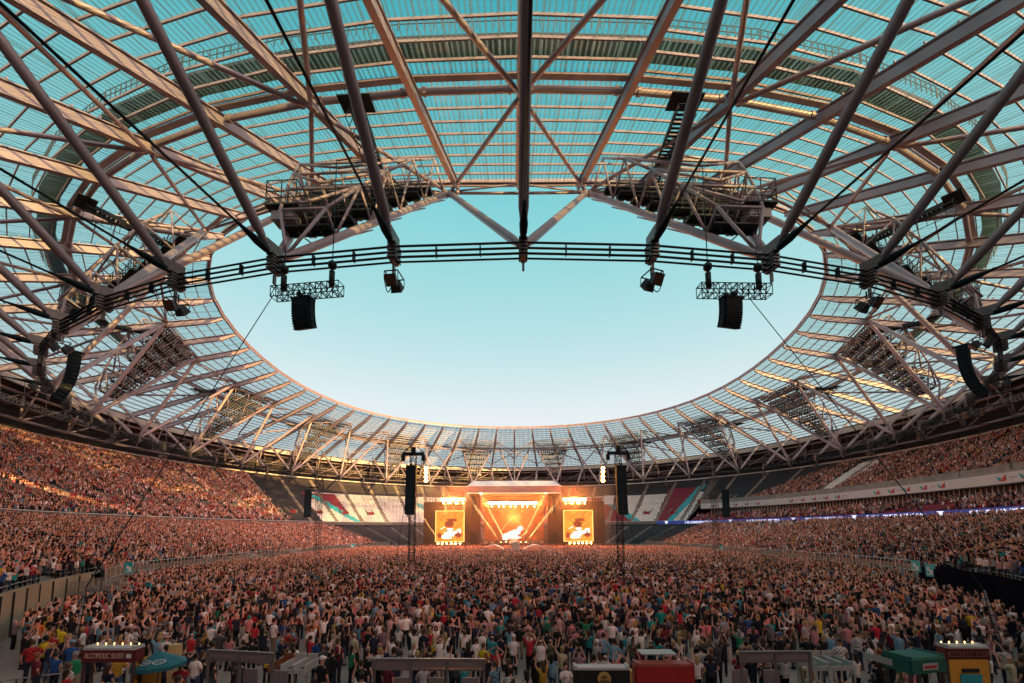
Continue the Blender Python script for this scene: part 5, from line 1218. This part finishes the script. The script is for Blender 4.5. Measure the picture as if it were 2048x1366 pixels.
def person_parts(L, R, fem, hairk, walk_=0.):
    f = .9 if fem else 1.; sk = []; chains = []
    # body: pelvis root, spine, neck, head, legs, arms
    st = .07*walk_
    pts = [(0, 0, .95), (0, 0, 1.15), (0, 0, 1.36), (0, 0, 1.47), (0, .01, 1.54), (0, .02, 1.62), (0, .012, 1.70)]; rad = [(.14, .10), (.12, .09), (.13*f, .09), .052, .062, (.078, .092), (.066, .08)]; ed = [(0, 1), (1, 2), (2, 3), (3, 4), (4, 5), (5, 6)]
    for s, pose in ((1, L), (-1, R)):
        e, h = ARMS[pose]; e = (e[0]*s, e[1], e[2]); h = (h[0]*s, h[1], h[2]); b0 = len(pts)
        w = tuple(e[i]+(h[i]-e[i])*.93 for i in range(3))
        pts += [(.165*f*s, 0, 1.39), e, w]; rad += [.05, .040, .027]; ed += [(2, b0), (b0, b0+1), (b0+1, b0+2)]
        d = Vector(h)-Vector(e); d.normalize(); px = Vector((s, 0, 0)); px = (px-d*px.dot(d)).normalized(); nrm = d.cross(px)
        palm = Vector(w)+d*.07; pts += [tuple(palm)]; rad += [(.036, .02)]; ed += [(b0+2, b0+3)]
        for k in range(4):      # fingers of unequal length, slightly curled, rooted in the palm
            r0 = palm+px*(-.027+.018*k)+d*.01; ln = (.062, .074, .070, .054)[k]; q1 = r0+d*ln*.5+nrm*.006; q2 = r0+d*ln*.85+nrm*.026
            chains.append(([tuple(r0), tuple(q1), tuple(q2)], [.0095, .0085, .007], [(0, 1), (1, 2)]))
        r0 = palm-px*.03-d*.03; chains.append(([tuple(r0), tuple(r0-px*.025+d*.02), tuple(r0-px*.03+d*.045+nrm*.012)], [.011, .010, .008], [(0, 1), (1, 2)]))
    for s in (1, -1):
        b0 = len(pts); fy = st*s; pts += [(.085*s, 0, .90), (.10*s, .02+fy*.6, .50), (.105*s, fy-.02, .09), (.11*s, fy+.12, .04)]; rad += [.085, .055, .036, .035]; ed += [(0, b0), (b0, b0+1), (b0+1, b0+2), (b0+2, b0+3)]
    # nose and ears
    chains.append(([(0, .085, 1.625), (0, .115, 1.605)], [.013, .012], [(0, 1)]))
    for s in (1, -1): chains.append(([(.076*s, .005, 1.635), (.084*s, -.004, 1.605)], [.012, .010], [(0, 1)]))
    body = skin_mesh('body', [(pts, rad, ed)]+chains, 1)
    tz = [.84, .95, 1.08, 1.22, 1.34, 1.42, 1.465]; trr = [(.175, .125), (.17, .122), (.158*f, .115), (.178*f, .125), (.195*f, .12), (.155*f, .095), (.07, .065)]
    if fem: trr = [(.18, .13), (.165, .118), (.14, .105), (.158, .125), (.172, .118), (.14, .09), (.065, .06)]
    shirt = [lrings([np.array([0, 0, z]) for z in tz], trr, 14, cap=False)]
    for s, pose in ((1, L), (-1, R)):
        e = np.array(ARMS[pose][0])*[s, 1, 1]; sh = np.array([.15*f*s, 0, 1.40]); shirt.append(ntube([sh, sh+(e-sh)*.35, sh+(e-sh)*(.72 if not fem else .5)], [.066, .068, .064], 10))
    tro = [lrings([np.array([0, 0, z]) for z in (.80, .88, .97, 1.0)], [(.175, .13), (.172, .125), (.162, .115), (.158, .11)], 12, cap=False)]
    for s in (1, -1): fy = st*s; tro.append(ntube([(.09*s, 0, .93), (.098*s, .02+fy*.3, .70), (.10*s, .02+fy*.6, .50), (.105*s, fy-.02, .12)], [.10, .088, .072, .060], 10))
    shoes = []
    for s in (1, -1): fy = st*s; shoes.append(ntube([(.11*s, fy-.09, .045), (.11*s, fy, .06), (.112*s, fy+.14, .035)], [.045, .052, .036], 8))
    if hairk == 'long': hr = [lrings([np.array([0, y, z]) for y, z in ((-.085, 1.22), (-.08, 1.34), (-.06, 1.48), (-.03, 1.58), (-.012, 1.68), (-.004, 1.75), (0, 1.785))], [(.05, .022), (.075, .032), (.09, .05), (.092, .078), (.09, .098), (.07, .08), (.03, .04)], 10)]
    elif hairk == 'tail': hr = [lrings([np.array([0, -.018, z]) for z in (1.60, 1.68, 1.75, 1.785)], [(.084, .088), (.088, .098), (.066, .078), (.03, .04)], 10), ntube([(0, -.10, 1.70), (0, -.15, 1.62), (0, -.13, 1.45)], [.028, .034, .016], 7)]
    elif hairk == 'cap': hr = [lrings([np.array([0, -.004, z]) for z in (1.675, 1.72, 1.77, 1.795)], [(.09, .10), (.09, .10), (.07, .08), (.03, .035)], 10), ntube([(0, .06, 1.69), (0, .17, 1.675)], [.055, .05], 8)]
    elif hairk == 'bald': hr = [lrings([np.array([0, -.03, z]) for z in (1.585, 1.63)], [(.080, .078), (.076, .074)], 10, cap=False)]
    else: hr = [lrings([np.array([0, -.02, z]) for z in (1.585, 1.65, 1.72, 1.77, 1.79)], [(.08, .082), (.088, .094), (.082, .092), (.055, .062), (.02, .03)], 10)]
    return body, nmesh('shirt', shirt, PERSON_CLOTH), nmesh('trousers', tro, PERSON_CLOTH), nmesh('hair', hr, PERSON_HAIR), nmesh('shoes', shoes, PERSON_CLOTH)
PT = []
pose_txt = {('down', 'down'): 'arms down', ('cross', 'cross'): 'folded arms', ('phone', 'phone'): 'holding up a phone', ('front', 'front'): 'hands held forward', ('up', 'down'): 'right hand raised', ('down', 'up'): 'left hand raised', ('up', 'up'): 'both arms raised', ('head', 'head'): 'hands on head', ('hip', 'down'): 'one hand on hip'}
# facing +y with x to the right: template L is x>0 = the person's right hand
PLIST = [('down', 'down', 6), ('cross', 'cross', 4), ('phone', 'phone', 3), ('front', 'front', 3), ('up', 'down', 2), ('down', 'up', 2), ('up', 'up', 2), ('head', 'head', 1), ('hip', 'down', 2)]
hk = [('short', False), ('long', True), ('tail', True), ('cap', False), ('bald', False)]
for (a_, b_, w) in PLIST:
    for h, fem in hk:
        PT.append(dict(pose=(a_, b_), hair=h, fem=fem, w=w*{'short': 5, 'long': 3, 'tail': 1.2, 'cap': .7, 'bald': 1.1}[h], m=None))
PW = np.array([p['w'] for p in PT]); PW = PW/PW.sum()
NAMEC = [('black', (.012, .012, .016), 27), ('navy', (.02, .026, .06), 10), ('white', (.86, .76, .75), 20), ('pale grey', (.46, .42, .44), 7), ('charcoal', (.06, .06, .07), 8), ('red', (.55, .03, .04), 5), ('maroon', (.15, .015, .03), 4), ('pink', (.66, .24, .27), 4), ('teal', (.02, .26, .30), 3),
         ('royal blue', (.02, .09, .32), 2.5), ('sky blue', (.18, .36, .50), 4), ('green', (.02, .24, .12), 1.5), ('yellow', (.70, .52, .02), 1.2), ('mustard', (.45, .26, .03), 1), ('orange', (.55, .15, .02), 1.2), ('olive', (.13, .12, .06), 2.5), ('cream', (.50, .42, .30), 2.5), ('mauve', (.26, .15, .20), 2)]
NW = np.array([n[2] for n in NAMEC], float); NW /= NW.sum()
HC = [('black', (.012, .009, .009)), ('chestnut', (.035, .018, .012)), ('brown', (.09, .045, .025)), ('blond', (.46, .29, .12)), ('ginger', (.30, .10, .03)), ('grey', (.27, .25, .24))]
HW = [.30, .28, .15, .16, .04, .07]
cand = scatter(-33, 34, 12.7, 26.6, (.92, .90), .32)
pr = np.interp(cand[:, 1], [12.7, 15, 17, 20, 26], [.42, .60, .76, .88, .95])
wall_gap = np.exp(-((cand[:, 0]+16)/3.5)**2-((cand[:, 1]-15.5)/3)**2)*.25+np.exp(-((cand[:, 0]-15.5)/3.5)**2-((cand[:, 1]-15.5)/3)**2)*.25
cand = cand[onpitch(cand) & clear(cand) & (rng.random(len(cand)) < pr-wall_gap)]
pp = np.array([pix((p[0], p[1], 1.6)) for p in cand]); vis = (pp[:, 0] > -10) & (pp[:, 0] < 2058) & (pp[:, 1] < 1376)
cand = cand[vis]; pp = pp[vis]
order = np.argsort(-pp[:, 1]); NIND = 300
REST = cand[order[NIND:]]; IND = cand[order[:NIND]]; IPX = pp[order[:NIND]]
LM = [(50, 'near bottom left corner'), (135, 'by the left net pole'), (225, 'behind left dark-red kiosk'), (318, 'by the teal parasol'), (380, 'just right of teal parasol'), (480, 'behind the left framed bar'), (575, 'by the brown-tray rack'), (690, 'just left of longest bar'), (800, 'behind longest bar, left half'), (910, 'behind longest bar, right half'), (1010, 'just right of longest bar'), (1095, 'just left of black kiosk'), (1205, 'behind the black kiosk'), (1330, 'behind the bright-red kiosk'), (1440, 'right of bright-red kiosk'), (1550, 'behind the right framed bar'), (1665, 'behind the all-white rack'), (1755, 'left of the green canopy'), (1850, 'behind the green canopy'), (1935, 'behind right dark-red kiosk'), (2000, 'by the right net pole')]
info = []
for i, (p, q) in enumerate(zip(IND, IPX)):
    t = PT[rng.choice(len(PT), p=PW)]; cn_, cc_, _ = NAMEC[rng.choice(len(NAMEC), p=NW)]; hn, hc = HC[rng.choice(6, p=HW)]
    plaid = (cn_ in ('red', 'white', 'sky blue', 'maroon')) and rng.random() < .10
    gar = 'checked shirt' if plaid else ('top' if t['fem'] else 'T-shirt')
    hair = {'short': 'short %s hair' % hn, 'long': 'long %s hair' % hn, 'tail': '%s ponytail' % hn, 'cap': 'a cap', 'bald': 'shaved head'}[t['hair']]
    lm = min(LM, key=lambda L: abs(L[0]-q[0]))[1]
    info.append(dict(t=t, cn=cn_, cc=cc_, hc=hc, plaid=plaid, base='person, %s %s, %s' % (cn_, gar, hair), pose=pose_txt[t['pose']], lm=lm, q=q, p=p))
def short_pos(k, n): return ['nearest', 'second', 'third', 'fourth', 'fifth', 'sixth', 'seventh', 'eighth', 'ninth', 'tenth'][min(k, 9)]
lab = {}
for d in info: d['label'] = d['base']+', '+d['lm']
from collections import defaultdict
grp = defaultdict(list)
for d in info: grp[d['label']].append(d)
for k_, ds in grp.items():
    if len(ds) > 1:
        g2 = defaultdict(list)
        for d in ds: g2[d['pose']].append(d)
        for ps, dd in g2.items():
            if len(dd) == 1: dd[0]['label'] = dd[0]['base']+', '+ps+', '+dd[0]['lm']
            else:
                dd.sort(key=lambda d: d['q'][0])
                for n_, d in enumerate(dd): d['label'] = d['base']+', '+d['lm']+', '+['leftmost', 'second from left', 'third from left', 'fourth from left', 'fifth from left', 'sixth from left'][min(n_, 5)]
def build_tpl(t):
    if t['m'] is None: t['m'] = person_parts(t['pose'][0], t['pose'][1], t['fem'], t['hair']); t['m'][0].materials.clear(); t['m'][0].materials.append(PERSON_SKIN)
    return t['m']
protos = {}
for d in info:
    t = d['t']; key = id(t)
    if key not in protos:
        root = empty('person', (0, 0, 0)); ms = build_tpl(t); root.rotation_euler = (0, 0, 0)
        for nm, me in zip(('body', 'shirt', 'trousers', 'hair', 'shoes'), ms):
            o = bpy.data.objects.new(nm, me); COL.objects.link(o); o.parent = root
        protos[key] = root
    else: root = copy_tree(protos[key])
    d['o'] = root
for d in info:
    o = d['o']; p = d['p']; yaw = float(yaw_to(np.array([p]), j=.45)[0])
    if rng.random() < .05: yaw += rng.uniform(1.5, 4.5)
    s = float(np.clip(rng.normal(1., .04), .9, 1.1))*(.95 if d['t']['fem'] else 1.02)
    o.location = (p[0], p[1], 0); o.rotation_euler = (0, 0, yaw); o.scale = (s*rng.uniform(.94, 1.12), s*rng.uniform(.95, 1.1), s)
    tag(o, d['label'], 'person', 'people standing at the near edge of the crowd')
    skc = SKINC[rng.choice(4, p=[.42, .36, .16, .06])]*rng.uniform(.85, 1.1); pc = [(.02, .025, .05), (.012, .012, .014), (.06, .09, .16), (.34, .27, .18)][rng.choice(4, p=[.36, .34, .2, .1])]
    for ch in o.children:
        n = ch.name.split('.')[0]
        col = {'body': skc, 'shirt': d['cc'], 'trousers': pc, 'hair': d['hc'] if d['t']['hair'] != 'cap' else NAMEC[rng.choice(len(NAMEC), p=NW)][1], 'shoes': (.03, .03, .03)}[n]
        ch.color = (float(col[0]), float(col[1]), float(col[2]), 1)
        if n == 'shirt' and d['plaid']: ch.data = ch.data.copy(); ch.data.materials[0] = PLAID
mid = scatter(-66, 66, 26.6, 58, (.88, .86), .30); mid = mid[onpitch(mid) & clear(mid) & (rng.random(len(mid)) < .93)]
extra = REST
mid = np.concatenate([mid, extra]) if len(extra) else mid
crowd('standing_crowd', mid, yaw_to(mid), 0, .04, 'dense standing crowd on the middle of the pitch behind the front people')
far = scatter(-66, 66, 58, 130.5, (.80, .80), .26); far = far[onpitch(far) & clear(far) & (rng.random(len(far)) < .96)]
fa = far[far[:, 1] < 82]; fb = far[far[:, 1] >= 82]
crowd('distant_standing_crowd', fa, yaw_to(fa), 1, .5, 'packed standing crowd around the delay towers')
crowd('front_stage_crowd', fb, yaw_to(fb), 1, .9, 'packed crowd with raised arms filling the pitch before the stage')
def stand_people(fn, rows, d0, d1, occ, keep=None, pitch=.55):
    out = []
    for i in range(rows):
        v = (i+.5)/rows; r, z = fn(np.array([(d0+d1)/2]), np.array([v])); n = int(math.radians(d1-d0)*float(r[0])/pitch); ds = np.linspace(d0, d1, n)+rng.uniform(-.07, .07, n)
        vi = np.full(n, i/rows); r, z = fn(ds, vi); _, z = fn(ds, vi); r = r+.35
        k = (rng.random(n) < occ); fr = np.abs((ds-33.8+3.2) % 6.43-3.2)*np.pi/180*r; k &= fr > .55
        if keep is not None: k &= keep(ds, vi)
        p = np.radians(ds); P = np.stack([CC.x-r*np.sin(p), CC.y-r*np.cos(p), z+.02+0*ds], 1); out.append(P[k])
    return np.concatenate(out)
def notvom(ds, v):
    t = np.abs((ds-37+3.2) % 6.43-3.2); vv = .22; return ~((t < .9) & (v > vv-.04) & (v < vv+.10))
LL = stand_people(lower, 34, 18.5, 127, .95, keep=lambda d, v: d < 134-(v*9))
crowd('left_lower_crowd', LL, yaw_to(LL), 1, .40, 'packed crowd on the lower tier of the left stand')
LU = stand_people(upper, 46, 29, 120, .95, keep=lambda d, v: notvom(d, v) & (d < 118.5-v*1.5+rng.normal(0, .15, len(d))) & (v < .97))
crowd('left_upper_crowd', LU, yaw_to(LU), 1, .32, 'packed crowd on the upper tier of the left stand')
RL = stand_people(lower, 34, 233, 343, .93, keep=lambda d, v: (rng.random(len(d)) < np.where((d > 250) & (d < 262) & (v > .45), .6, 1.)) & (d > 236-v*4))
crowd('right_lower_crowd', RL, yaw_to(RL), 1, .30, 'crowd on the lower tier of the right stand')
RE = stand_people(execu, 7, 229.5, 331, .8, keep=lambda d, v: rng.random(len(d)) < np.where((d > 275) & (d < 285) & (v < .55), .12, np.where(d < 243, .45, .92)))
crowd('right_terrace_crowd', RE, yaw_to(RE), 1, .12, 'people on the narrow terrace above the blue ribbon screen')
RU = stand_people(upper, 42, 238, 331, .68, keep=lambda d, v: (((d > 240+v*14) & (d < 255.6+v*1.5)) | (d > 259.5+v*1.5)) & (v < .93))
crowd('right_upper_crowd', RU, yaw_to(RU), 1, .12, 'shaded crowd on the upper tier of the right stand')
